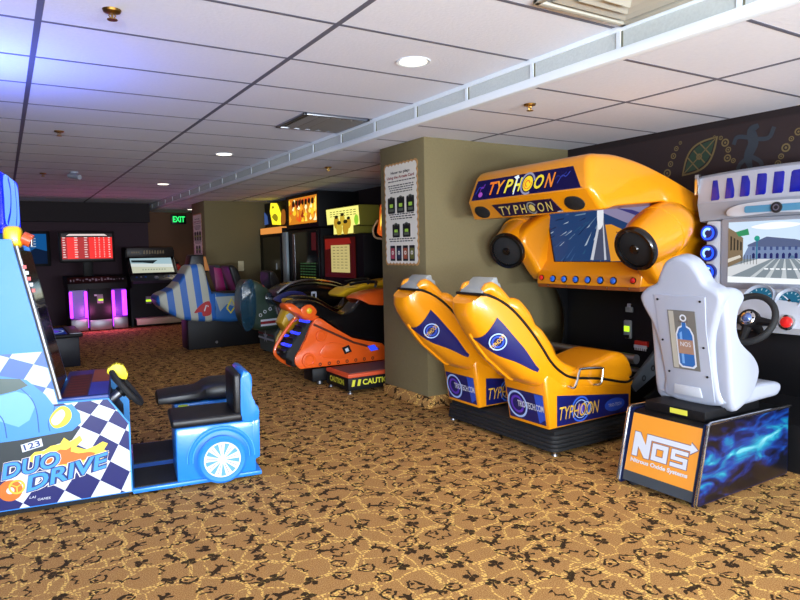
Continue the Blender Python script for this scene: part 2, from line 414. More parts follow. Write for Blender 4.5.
# painted frieze on the right wall: maya-style leaf medallion, rings and lizard
def mural():
    fr = YZ(RX - 0.001); OLD = mat('old_gold_paint', '6a5a38', 0.7); GRN = mat('bottle_green_paint', '243a2c', 0.7); SLATE = mat('slate_paint', '2a323c', 0.7); BRD = mat('border_paint', '1a0f12', 0.7)
    b = MB()
    b.poly(fr, [(-4.33, ZR - 0.05), (1.0, ZR - 0.05), (1.0, ZR), (-4.33, ZR)], BRD, 0.002)
    cx, cy, a = -3.0, 2.0, math.radians(42)
    def rot(x, y): return (cx + x * math.cos(a) - y * math.sin(a), cy + x * math.sin(a) + y * math.cos(a))
    def leaf(L, W, n=14):
        return [rot(L * (-1 + 2 * i / n), W * math.sin(PI * i / n)) for i in range(n + 1)] + [rot(L * (1 - 2 * i / n), -W * math.sin(PI * i / n)) for i in range(1, n)]
    b.poly(fr, leaf(0.20, 0.10), OLD, 0.002); b.poly(fr, leaf(0.178, 0.084), BRD, 0.003)
    b.poly(fr, leaf(0.165, 0.074), GRN, 0.004)
    for x in (-0.07, 0.0, 0.07): b.stroke(fr, [rot(x, -0.07), rot(x, 0.07)], 0.010, OLD, 0.005)
    b.stroke(fr, [rot(-0.17, 0), rot(0.17, 0)], 0.008, OLD, 0.005)
    b.ring(fr, cx, cy, 0.012, 0.024, OLD, 0.006)
    for (y, z, r) in ((2.88, 2.13, .012), (2.83, 2.115, .016), (2.795, 2.075, .030), (2.77, 2.02, .022), (2.775, 1.96, .028), (2.73, 1.935, .018),
                      (3.20, 2.09, .020), (3.225, 2.035, .024), (3.25, 1.975, .024), (3.28, 1.905, .034), (3.31, 1.85, .020), (3.165, 2.13, .014),
                      (2.36, 1.975, .030), (2.39, 1.92, .02), (2.41, 1.875, .022), (2.325, 2.03, .018), (2.28, 2.07, .026), (2.2, 2.1, .026), (2.1, 2.02, .03), (2.12, 1.94, .02)):
        b.ring(fr, -y, z, r * 0.62, r, OLD, 0.002, n=16); b.poly(fr, circ(-y, z, r * 0.3, n=10), OLD, 0.002)
    body = [(-2.60, 1.86), (-2.62, 1.95), (-2.585, 2.04), (-2.60, 2.13), (-2.55, 2.16)]
    b.stroke(fr, c2(body, 5, False), [0.03 + 0.045 * math.sin(PI * i / 20) for i in range(21)], SLATE, 0.002)
    for p in ([(-2.59, 2.07), (-2.48, 2.06), (-2.44, 2.13)], [(-2.60, 2.08), (-2.70, 2.10), (-2.73, 2.05)], [(-2.61, 1.95), (-2.68, 1.9), (-2.7, 1.84)], [(-2.6, 1.95), (-2.53, 1.90), (-2.52, 1.85)]):
        b.stroke(fr, c2(p, 5, False), 0.03, SLATE, 0.003)
    o = b.build('wall_frieze'); o['label'] = 'dark painted frieze with green leaf emblem, gold rings and a lizard above the white racer'; o['category'] = 'mural'
mural()

# ------------------------------------------------------------------ ceiling fittings
LENS = mat('lamp_lens', 'fff6e0', 0.4, emit=3.0)
def downlight(loc, label, energy, first=None):
    t = thing('downlight', label, 'ceiling light', loc, group='recessed ceiling downlights')
    b = MB(); b.lathe([(0.075, 0.0), (0.098, -0.006), (0.098, -0.001), (0.075, 0.0)], (0, 0, 0), (0, 0, 1), WHITE_TRIM, 28, caps=False); b.build('trim_ring', t, True)
    b = MB(); b.lathe([(0.078, -0.002), (0.078, -0.0045)], (0, 0, 0), (0, 0, 1), LENS, 28); b.build('lens', t, True)
    l = bpy.data.lights.new('downlight_lamp', 'SPOT'); l.energy = energy; l.color = (1.0, 0.86, 0.66); l.spot_size = 2.2; l.spot_blend = 0.8; l.shadow_soft_size = 0.07
    o = bpy.data.objects.new('bulb', l); COL.objects.link(o); o.parent = t; o.location = (0, 0, -0.02)
downlight((2.06, 3.12, ZL), 'recessed round downlight glowing in the ceiling nearest the camera', 40)
downlight((2.09, 6.89, ZL), 'recessed round downlight in the ceiling just past the air vent', 16)
downlight((2.12, 10.1, ZL), 'recessed round downlight in the ceiling farther down the room', 14)
downlight((3.3, 13.2, ZR), 'recessed round downlight in the low ceiling near the exit sign', 22)
BRASS = mat('brass', 'b08a48', 0.3, metal=1.0)
def sprinkler(loc, label):
    t = thing('sprinkler', label, 'sprinkler', loc, group='ceiling sprinkler heads')
    b = MB(); b.lathe([(0.006, 0), (0.04, -0.001), (0.036, -0.010), (0.014, -0.016), (0.008, -0.016)], (0, 0, 0), (0, 0, 1), BRASS, 20); b.build('escutcheon', t, True)
    b = MB(); b.tube([(-0.006, 0, -0.012), (-0.014, 0, -0.026), (-0.003, 0, -0.04)], 0.003, BRASS, 6); b.tube([(0.006, 0, -0.012), (0.014, 0, -0.026), (0.003, 0, -0.04)], 0.003, BRASS, 6)
    b.cyl((0, 0, -0.010), (0, 0, -0.042), 0.004, BRASS, 8); b.lathe([(0.022, -0.044), (0.022, -0.041), (0.004, -0.040)], (0, 0, 0), (0, 0, 1), BRASS, 14); b.build('head', t, True)
sprinkler((0.47, 3.10, ZL), 'brass sprinkler head in the ceiling closest to the camera')
sprinkler((0.473, 6.21, ZL), 'small sprinkler head midway along the left strip of ceiling')
sprinkler((0.50, 9.32, ZL), 'small sprinkler head farthest back in the left strip of ceiling')
sprinkler((2.93, 3.09, ZR), 'brass sprinkler head in the lower ceiling before the taupe pillar')
sprinkler((3.05, 6.33, ZR), 'small dark sprinkler head in the lower ceiling behind the taupe pillar')
t = thing('security_camera', 'small white security camera on the ceiling above the red scoreboard', 'camera', (0.83, 9.05, ZL))
b = MB(); b.lathe([(0.05, 0), (0.05, -0.02), (0.03, -0.03)], (0, 0, 0), (0, 0, 1), WHITEPL, 16); b.build('mount', t, True)
b = MB(); b.cyl((-0.05, 0.06, -0.045), (0.05, -0.10, -0.075), 0.03, WHITEPL, 16); b.build('body', t, True)
def vent(name, label, x0, x1, y0, y1, deep, slats, fm):
    t = thing(name, label, 'vent', ((x0 + x1) / 2, (y0 + y1) / 2, ZL)); b = MB(); fw = 0.03
    for q in ((x0, x1, y0, y0 + fw), (x0, x1, y1 - fw, y1), (x0, x0 + fw, y0, y1), (x1 - fw, x1, y0, y1)): b.box(q[0], q[1], q[2], q[3], ZL - 0.018, ZL, fm, 0.004)
    b.build('frame', t)
    b = MB(); b.box(x0 + 0.01, x1 - 0.01, y0 + 0.01, y1 - 0.01, ZL - 0.004, ZL, deep); b.build('duct_panel', t)
    return t
DUCT = mat('duct_shadow_grey', '3c3a34', 0.8, vary=0.3, gs=8)
t = vent('ceiling_vent', 'square slatted air vent in the ceiling by the white beam', 2.03, 2.61, 4.61, 5.21, DUCT, 0, STEEL)
for i in range(5):
    b = MB(); x = 2.11 + 0.1 * i
    b.add([(x, 4.64, ZL - 0.004), (x + 0.055, 4.64, ZL - 0.024), (x + 0.055, 5.18, ZL - 0.024), (x, 5.18, ZL - 0.004), (x, 4.64, ZL - 0.002), (x + 0.055, 4.64, ZL - 0.020), (x + 0.055, 5.18, ZL - 0.020), (x, 5.18, ZL - 0.002)],
          [(0, 1, 2, 3), (7, 6, 5, 4), (0, 4, 5, 1), (1, 5, 6, 2), (2, 6, 7, 3), (3, 7, 4, 0)], mat('vent_slat', '8d8c86', 0.5))
    b.build('slat', t)
t = vent('ceiling_diffuser', 'stepped square air diffuser cut off by the top edge of the photo', 2.03, 2.62, 1.54, 2.12, mat('diffuser_back', '8f9298', 0.6), 0, mat('diffuser_cream', 'b9b6a8', 0.5))
for k in range(3):
    b = MB(); i0 = 0.06 + 0.075 * k; z = ZL - 0.012 - 0.008 * k
    x0, x1, y0, y1 = 2.03 + i0, 2.62 - i0, 1.54 + i0, 2.12 - i0
    o4 = [(x0, y0), (x1, y0), (x1, y1), (x0, y1)]; i4 = [(x0 + .045, y0 + .045), (x1 - .045, y0 + .045), (x1 - .045, y1 - .045), (x0 + .045, y1 - .045)]
    b.add([(x, y, z) for x, y in o4] + [(x, y, z - 0.004) for x, y in o4] + [(x, y, ZL - 0.006) for x, y in i4] + [(x, y, ZL - 0.010) for x, y in i4],
          [f for i in range(4) for f in ((i + 4, (i + 1) % 4 + 4, (i + 1) % 4 + 12, i + 12), (i, i + 8, (i + 1) % 4 + 8, (i + 1) % 4), (i, (i + 1) % 4, (i + 1) % 4 + 4, i + 4))], mat('diffuser_cream', 'b9b6a8', 0.5))
    b.build('cone', t)

# ================================================================== two-seat kiddie driving game (left foreground)
def clip(poly, region):
    out = list(poly)
    for i in range(len(region)):
        a, c = region[i], region[(i + 1) % len(region)]; inp = out; out = []
        ins = lambda p: (c[0] - a[0]) * (p[1] - a[1]) - (c[1] - a[1]) * (p[0] - a[0]) >= -1e-9
        for j in range(len(inp)):
            p, q = inp[j], inp[(j + 1) % len(inp)]
            if ins(p): out.append(p)
            if ins(p) != ins(q):
                d1 = (c[0] - a[0]) * (p[1] - a[1]) - (c[1] - a[1]) * (p[0] - a[0]); d2 = (c[0] - a[0]) * (q[1] - a[1]) - (c[1] - a[1]) * (q[0] - a[0])
                k = d1 / (d1 - d2); out.append((p[0] + (q[0] - p[0]) * k, p[1] + (q[1] - p[1]) * k))
        if not out: return []
    return out
def duo():
    t = thing('driving_game', 'blue kiddie driving game with a checkered flag side panel and two seats', 'arcade machine', (0.536, 3.692, 0), math.radians(-8.6))
    W = 0.95; CW = 0.60
    out = [(-1.15, 0.03), (0.0, 0.03), (0.004, 0.414), (-0.097, 0.564), (-0.335, 0.57), (-0.49, 1.37), (-0.50, 1.42), (-1.15, 1.42)]
    SLAB = mat('duo_panel_blue', '2480dc', 0.4)
    EDGE = mat('duo_edge_blue', '49a2ee', 0.3, coat=0.3)
    def sidepanel(v, graphic):
        b = MB(); fr = XZ(v); b.prism(out, fr, 0, -0.03, EDGE)
        if not graphic: return b
        b.poly(fr, [(x * 0.999 + (-0.004 if x > -0.1 else 0), z) for x, z in out], SLAB, 0.0006)
        low = [(-1.15, 0.035), (-0.006, 0.035), (-0.004, 0.412), (-0.10, 0.558), (-0.338, 0.564), (-0.345, 0.60), (-1.15, 0.60)]
        hull = [(-1.15, 0.035), (-0.006, 0.035), (-0.004, 0.412), (-0.10, 0.558), (-0.36, 0.69), (-1.15, 0.69)]
        # waving chequered flag
        def cp(i, j):
            e1 = (0.083 + 0.006 * j, -0.056 - 0.004 * j); g = 1.15
            k = (g ** j - 1) / (g - 1)
            return (-0.186 + i * e1[0] - 0.050 * k, 0.484 + i * e1[1] - 0.064 * k + 0.010 * math.sin(i * 1.1 + j * .5))
        for i in range(-7, 8):
            for j in range(-3, 9):
                q = [cp(i, j), cp(i, j + 1), cp(i + 1, j + 1), cp(i + 1, j)]
                cx = sum(p[0] for p in q) / 4; cz = sum(p[1] for p in q) / 4
                pts = []
                for k in range(4): pts.append(q[k])
                pts = clip(pts, [(-1.15, 0.035), (-0.006, 0.035), (-0.004, 0.412), (-0.10, 0.558), (-1.15, 0.562)])
                if len(pts) > 2: b.poly(fr, pts, WHITEP if (i + j) % 2 else NAVY, 0.0012)
        PALE = mat('duo_pale_check', 'b9cbd2', 0.4); DUSK = mat('duo_dusk_check', '3f63a8', 0.4)
        reg = [(-1.15, 0.56), (-0.337, 0.56), (-0.388, 0.84), (-1.15, 0.84)]
        for i in range(-2, 5):
            for j in range(-4, 3):
                def up(i, j): return (-0.54 + 0.105 * i - 0.055 * j, 0.82 - 0.042 * i - 0.085 * j)
                pts = clip([up(i, j), up(i, j + 1), up(i + 1, j + 1), up(i + 1, j)], reg)
                if len(pts) > 2 and max(p[0] + p[1] for p in pts) < 0.47: b.poly(fr, pts, PALE if (i + j) % 2 else DUSK, 0.0014)
        CAR = mat('car_sky', '3f88d2', 0.35); CARL = mat('car_light', '6cabe6', 0.35); CARD = mat('car_grille', '1f2a30', 0.4); SEAM = mat('car_seam', '1c4f96', 0.4); GLASS = mat('car_glass', '465a58', 0.3)
        b.poly(fr, [(-1.0, 0.39), (-1.0, 0.732), (-.587, .732), (-.471, .70), (-.391, .615), (-.352, .547), (-.271, .552), (-.236, .497), (-.233, .446), (-.278, .409), (-.354, .405), (-.518, .392), (-.607, .39)], CAR, 0.0020)
        b.poly(fr, [(-.9, .68), (-.588, .718), (-.50, .709), (-.466, .671), (-.521, .649), (-.592, .636), (-.9, .63)], GLASS, 0.0024)
        b.poly(fr, [(-.60, .63), (-.52, .645), (-.46, .62), (-.44, .56), (-.47, .49), (-.52, .46), (-.60, .50)], CARL, 0.0024)
        b.stroke(fr, c2([(-.50, .66), (-.455, .60), (-.435, .53), (-.43, .42)], 5, False), 0.005, SEAM, 0.0028)
        b.stroke(fr, c2([(-.62, .56), (-.585, .50), (-.575, .41)], 5, False), 0.005, SEAM, 0.0028)
        b.stroke(fr, c2([(-.352, .547), (-.36, .52), (-.385, .47), (-.38, .42)], 5, False), 0.004, SEAM, 0.0028)
        b.poly(fr, [(-1.0, .39), (-.607, .39), (-.518, .392), (-.354, .405), (-.278, .409), (-.24, .418), (-.281, .359), (-.351, .347), (-.481, .302), (-.509, .25), (-.615, .239), (-1.0, .2)], CARD, 0.0024)
        LIME = mat('headlight_lime', 'd5d83a', 0.3)
        hl = c2([(-.38, .479), (-.353, .526), (-.315, .547), (-.282, .524), (-.277, .481), (-.308, .442), (-.358, .434)], 4)
        b.poly(fr, hl, LIME, 0.0030); b.poly(fr, c2([(-.372, .478), (-.345, .515), (-.318, .528), (-.306, .50), (-.33, .46), (-.358, .45)], 4), mat('headlight_pale', 'cfe6dc', 0.3), 0.0034)
        b.poly(fr, [(-.516, .366), (-.422, .388), (-.416, .347), (-.51, .326)], WHITEP, 0.0032)
        b.text(fr, '123', -.466, .357, .075, .032, mat('plate_ink', '1b3a7c', 0.4), 0.0036, bold=0.02, rot=0.22)
        FL = mat('flame_orange', 'd2691e', 0.4); FY = mat('flame_yellow', 'f3d445', 0.4)
        b.poly(fr, [(-.495, .283), (-.456, .32), (-.414, .321), (-.381, .342), (-.338, .346), (-.318, .378), (-.291, .353), (-.242, .38), (-.231, .352), (-.264, .321), (-.22, .30), (-.169, .314), (-.135, .332), (-.11, .318), (-.131, .287), (-.105, .269), (-.147, .235), (-.211, .225), (-.338, .225), (-.42, .24)], FY, 0.0040)
        b.poly(fr, [(-.43, .285), (-.40, .305), (-.37, .302), (-.34, .318), (-.31, .312), (-.285, .325), (-.29, .30), (-.255, .285), (-.20, .285), (-.17, .275), (-.20, .25), (-.28, .235), (-.40, .235)], FL, 0.0044)
        b.ring(fr, -.575, .135, .018, .055, FL, 0.0040); b.ring(fr, -.545, .150, .028, .038, mat('wheel_gold', 'f0b23a', 0.4), 0.0048)
        for a in (0.5, 2.6, 4.7): b.stroke(fr, [(-.545, .150), (-.545 + .03 * math.cos(a), .150 + .03 * math.sin(a))], .006, mat('wheel_gold', 'f0b23a', 0.4), 0.0048)
        DB = mat('logo_blue', '3f8ff0', 0.35); DW = mat('logo_outline', '17306f', 0.4)
        for (s, cx, cz, wd, ht, r) in (('DUO', -.478, .253, .27, .078, .13), ('DRIVE', -.308, .193, .41, .078, .19)):
            for k, (mt, bo, lf) in enumerate(((mat('logo_rim', 'e0dcd6', 0.4), 0.12, 0.0050), (DW, 0.085, 0.0054), (DB, 0.022, 0.0058))):
                b.text(fr, s, cx, cz, wd + bo * 0.14, ht + bo * 0.14, mt, lf, shear=0.28, bold=bo, rot=r)
        for k in range(2): b.text(fr, ('LAI', 'GAMES')[k], -.478 + .052 * k, .073 - .016 * k + .01, .03 + .03 * k, .012, WHITEP, 0.0024, shear=.2)
        return b
    sidepanel(0, True).build('side_panel', t, True, label='near side panel with a cartoon car, flames and chequered flag')
    sidepanel(CW, False).build('side_panel', t, True)
    b = MB(); b.prism([(-1.15, 0.03), (-0.03, 0.03), (-0.03, 0.40), (-0.11, 0.545), (-0.36, 0.55), (-0.52, 1.40), (-1.15, 1.40)], XZ(0.03), 0, -(CW - 0.06), BLACK); b.build('cabinet_body', t, True)
    # screen bezel facing the seats
    s0, s1 = Vector((-0.355, 0.03, 0.60)), Vector((-0.50, 0.03, 1.36)); up = (s1 - s0).normalized()
    fr = Frame(s0, (0, 1, 0), up); H = (s1 - s0).length; Wd = CW - 0.06
    b = MB(); b.prism(rrect(0.02, Wd - 0.02, 0.0, H, 0.03), fr, 0, 0.022, GLOSSB); b.build('screen_bezel', t, True)
    b = MB(); b.prism([(0.10, 0.12), (Wd - 0.1, 0.12), (Wd - 0.1, H - 0.16), (0.10, H - 0.16)], fr, 0.022, 0.026, mat('sleeping_screen', '101a34', 0.1, coat=1.0)); b.build('screen', t, True)
    b = MB(); b.tube([(-0.325, -0.006, 0.585), (-0.478, -0.006, 1.385)], 0.012, STEEL, 8)
    for k in range(5): b.box(-0.452 + 0.008 * k, -0.437 + 0.008 * k, -0.02, -0.008, 1.27 - 0.03 * k, 1.288 - 0.03 * k, REDP if k % 2 == 0 else WHITEP)
    b.build('edge_rail', t, True)
    b = MB(); b.box(-0.545, -0.46, 0.05, 0.14, 1.375, 1.49, mat('lamp_amber', 'f0c81e', 0.3, coat=.5), 0.025, 3); b.build('amber_lamp', t, True)
    b = MB()
    b.cyl((-0.46, 0.09, 1.43), (-0.42, 0.09, 1.41), 0.035, mat('lamp_red', 'd8592a', 0.35), 14)
    for k in range(-2, 3): b.tube([(-0.418, 0.09 + 0.012 * k, 1.385), (-0.415, 0.09 + 0.012 * k, 1.435)], 0.002, STEEL, 5)
    b.build('grille_speaker', t, True)
    # glowing blue header
    GLOWB = mat('header_blue', '0a22f0', 0.2, emit=1.6); GLOWL = mat('header_pale', '6ea6ff', 0.2, emit=1.3)
    b = MB(); b.prism(rrect(-1.1, -0.525, 1.47, 1.775, 0.035), XZ(0.02), 0, -(CW - 0.04), GLOWB, 0.012); h = b.build('header', t, True)
    b = MB(); fr2 = XZ(0.02)
    b.poly(fr2, c2([(-.90, 1.50), (-.68, 1.49), (-.605, 1.50), (-.595, 1.56), (-.57, 1.62), (-.555, 1.735), (-.60, 1.752), (-.9, 1.752)], 3), GLOWL, 0.003)
    b.stroke(fr2, c2([(-.58, 1.49), (-.565, 1.58), (-.54, 1.70)], 5, False), 0.014, GLOWL, 0.003); fe = Frame((-.525, 0, 0), (0, 1, 0), (0, 0, 1)); b.poly(fe, c2([(.06, 1.50), (.30, 1.50), (.50, 1.51), (.54, 1.60), (.52, 1.73), (.30, 1.755), (.07, 1.745), (.05, 1.62)], 3), GLOWL, .002)
    b.stroke(fe, c2([(.10, 1.50), (.22, 1.58), (.26, 1.68), (.20, 1.75)], 5, False), .03, GLOWB, .003); b.stroke(fe, c2([(.38, 1.50), (.44, 1.60), (.42, 1.75)], 5, False), .02, GLOWB, .003)
    b.build('header_face', h, True)
    for k, (u0, hh, wd) in enumerate(((-0.60, 0.17, 0.07), (-0.655, 0.30, 0.09), (-0.75, 0.40, 0.12))):
        b = MB(); b.prism([(u0 - wd, 1.775), (u0, 1.775), (u0 + 0.05, 1.775 + hh), (u0 - wd * 0.35, 1.775 + hh * 0.45)], XZ(0.06), 0, -0.02, GLOWL if k == 1 else GLOWB); b.build('header_fin', t, True)
    # dashboard
    b = MB(); b.box(-0.345, -0.095, 0.03, W - 0.03, 0.50, 0.578, mat('dash_navy', '18337c', 0.4), 0.004); d = b.build('dashboard', t, True)
    b = MB(); b.box(-0.30, -0.06, CW, W - 0.06, 0.0, 0.50, BLACK, 0.004); b.build('pedal_box', t, True)
    b = MB(); fr3 = Frame((0, 0, 0.578), (1, 0, 0), (0, 1, 0))
    b.poly(fr3, [(-.325, .06), (-.20, .06), (-.20, .74), (-.325, .74)], mat('dash_maroon', '5e2420', 0.4), 0.001)
    for k in range(7): b.stroke(fr3, [(-.31, .12 + .085 * k), (-.215, .12 + .085 * k)], .012, mat('dash_red', '9a4034', 0.4), 0.002)
    b.poly(fr3, [(-.195, .45), (-.10, .45), (-.10, .9), (-.195, .9)], mat('dash_copper', 'a8583c', 0.4), 0.001); b.poly(fr3, [(-.195, .06), (-.10, .06), (-.10, .44), (-.195, .44)], BLUEP, 0.001)
    b.build('dash_print', d, True)
    # steering wheel on its column, yellow horn
    c = Vector((-0.005, 0.26, 0.565)); nrm = Vector((0.80, 0, 0.60)).normalized(); a1 = Vector((0, 1, 0)); a2 = nrm.cross(a1)
    b = MB(); b.tube([c + (a1 * math.cos(x) + a2 * math.sin(x)) * 0.122 for x in [2 * PI * k / 28 for k in range(28)]], 0.017, RUBBER, 8, True)
    for x in (0.3, PI - 0.3, -PI / 2): b.tube([c - nrm * 0.02, c + (a1 * math.cos(x) + a2 * math.sin(x)) * 0.12], 0.012, BLACK, 6)
    b.cyl(c - nrm * 0.045, c + nrm * 0.005, 0.035, BLACK, 16); sw = b.build('steering_wheel', t, True)
    b = MB(); b.cyl(c - nrm * 0.15, c - nrm * 0.03, 0.026, STEEL, 14); b.build('steering_column', t, True)
    hy = mat('horn_yellow', 'f0dc1c', 0.4); b = MB(); hc = Vector((-0.045, 0.27, 0.665))
    b.prism(c2([(-.05, -.025), (-.055, .01), (-.03, .02), (-.02, .045), (0.0, .03), (.02, .04), (.03, .012), (.055, -.005), (.05, -.045), (.02, -.03)], 3), Frame(hc, (1, 0, -0.25), (0.25, 0, 1)), 0.03, -0.03, hy, 0.008)
    b.build('horn', sw, True)
    # platform with two foot wells
    b = MB(); b.box(0.0, 0.71, 0.0, 0.93, 0.015, 0.04, DUOBLUE, 0.006); p = b.build('platform', t, True)
    for v0, v1 in ((0.022, 0.36), (0.46, 0.90)):
        b = MB(); b.box(0.01, 0.60, v0, v1, 0.038, 0.046, RUBBER); b.build('foot_mat', p, True)
    for x, y in ((0.03, 0.05), (0.65, 0.05), (0.03, 0.88), (0.65, 0.88)):
        b = MB(); b.cyl((x, y, 0), (x, y, 0.018), 0.02, RUBBER, 10); b.build('foot', t, True)
    # near seat
    b = MB(); b.box(0.235, 0.68, 0.012, 0.36, 0.035, 0.345, DUOBLUE, 0.012)
    b.prism(c2([(0.61, 0.34), (0.70, 0.335), (0.705, 0.42), (0.665, 0.47), (0.675, 0.59), (0.655, 0.63), (0.615, 0.63), (0.605, 0.5)], 3), XZ(0.012), 0, -0.345, DUOBLUE, 0.01)
    b.prism([(0.66, 0.10), (0.705, 0.12), (0.71, 0.35), (0.66, 0.35)], XZ(0.012), 0, -0.345, DUOBLUE, 0.008)
    s = b.build('seat_base', t, True)
    b = MB(); arch = circ(0.482, 0.147, 0.175, n=20, a0=-0.05, a1=PI + 0.05)
    b.stroke(XZ(0.012), arch, 0.035, EDGE, 0.010); b.tube([(x, 0.004, z) for x, z in arch], 0.014, DUOBLUE, 8); b.build('wheel_arch', s, True)
    b = MB(); b.box(0.215, 0.615, 0.012, 0.36, 0.345, 0.395, VINYL, 0.018, 3); b.build('seat_cushion', t, True)
    b = MB(); b.box(0.565, 0.615, 0.022, 0.35, 0.385, 0.625, VINYL, 0.018, 3); b.build('backrest', t, True)
    def wheel(v):
        b = MB(); b.lathe([(0.135, 0.0), (0.138, 0.02), (0.125, 0.03), (0.105, 0.028), (0.10, 0.018), (0.02, 0.018)], (0.482, v, 0.147), (0, -1, 0), DUOBLUE, 36)
        wh = b.build('wheel', t, True)
        b = MB(); fr = XZ(v - 0.019); SP = mat('spoke_silver', 'dfe3ee', 0.35); LB = mat('spoke_blue', '5c9cf0', 0.35)
        b.poly(fr, circ(0.482, 0.147, 0.099, n=32), LB, 0.001)
        for k in range(9):
            a = 2 * PI * k / 9 + 0.2
            b.poly(fr, [(0.482 + r * math.cos(a + d), 0.147 + r * math.sin(a + d)) for r, d in ((0.02, -0.3), (0.097, -0.2), (0.097, 0.2), (0.02, 0.3))], SP, 0.002)
            b.stroke(fr, [(0.482 + 0.03 * math.cos(a), 0.147 + 0.03 * math.sin(a)), (0.482 + 0.09 * math.cos(a), 0.147 + 0.09 * math.sin(a))], 0.005, GREYP, 0.003)
        b.lathe([(0.022, 0.0), (0.02, 0.008), (0.004, 0.011)], (0.482, v - 0.021, 0.147), (0, -1, 0), SP, 18)
        b.ring(fr, 0.482, 0.147, 0.095, 0.104, SP, 0.004); b.build('spokes', wh, True)
    wheel(-0.008)
    # far seat, a low saddle on a blue leg
    b = MB(); b.box(0.27, 0.66, 0.58, 0.90, 0.035, 0.36, DUOBLUE, 0.012); s2 = b.build('seat_base', t, True)
    b = MB(); b.box(0.29, 0.36, 0.570, 0.582, 0.08, 0.35, mat('sticker_white', 'ccd4cc', 0.4)); b.box(0.295, 0.35, 0.568, 0.575, 0.325, 0.355, mat('sticker_lime', 'b8d23a', 0.4)); b.build('sticker', s2, True)
    b = MB(); secs = []
    for x, hw, h, z in ((0.165, 0.10, 0.02, 0.385), (0.175, 0.15, 0.03, 0.388), (0.25, 0.17, 0.035, 0.392), (0.42, 0.165, 0.04, 0.395), (0.47, 0.14, 0.058, 0.41), (0.52, 0.165, 0.065, 0.415), (0.66, 0.165, 0.065, 0.415), (0.68, 0.12, 0.04, 0.41)):
        secs.append([(x, 0.735 + hw * math.copysign(abs(math.cos(a)) ** 0.5, math.cos(a)), z + h * math.copysign(abs(math.sin(a)) ** 0.5, math.sin(a))) for a in [2 * PI * k / 20 for k in range(20)]])
    b.loft(secs, VINYL); b.build('seat_cushion', t, True)
    # under-cabinet toe kick
    b = MB(); b.box(-1.13, -0.02, 0.02, CW - 0.02, 0.0, 0.032, BLACK); b.build('toe_kick', t, True)
    l = bpy.data.lights.new('header_lamp', 'AREA'); l.shape = 'RECTANGLE'; l.size = 0.5; l.size_y = 0.6; l.energy = 24; l.color = (0.12, 0.2, 1.0)
    o = bpy.data.objects.new('header_lamp', l); COL.objects.link(o); o.parent = t; o.location = (-0.80, 0.30, 1.80); o.rotation_euler = (PI, 0, 0)
    l.spread = PI
duo()

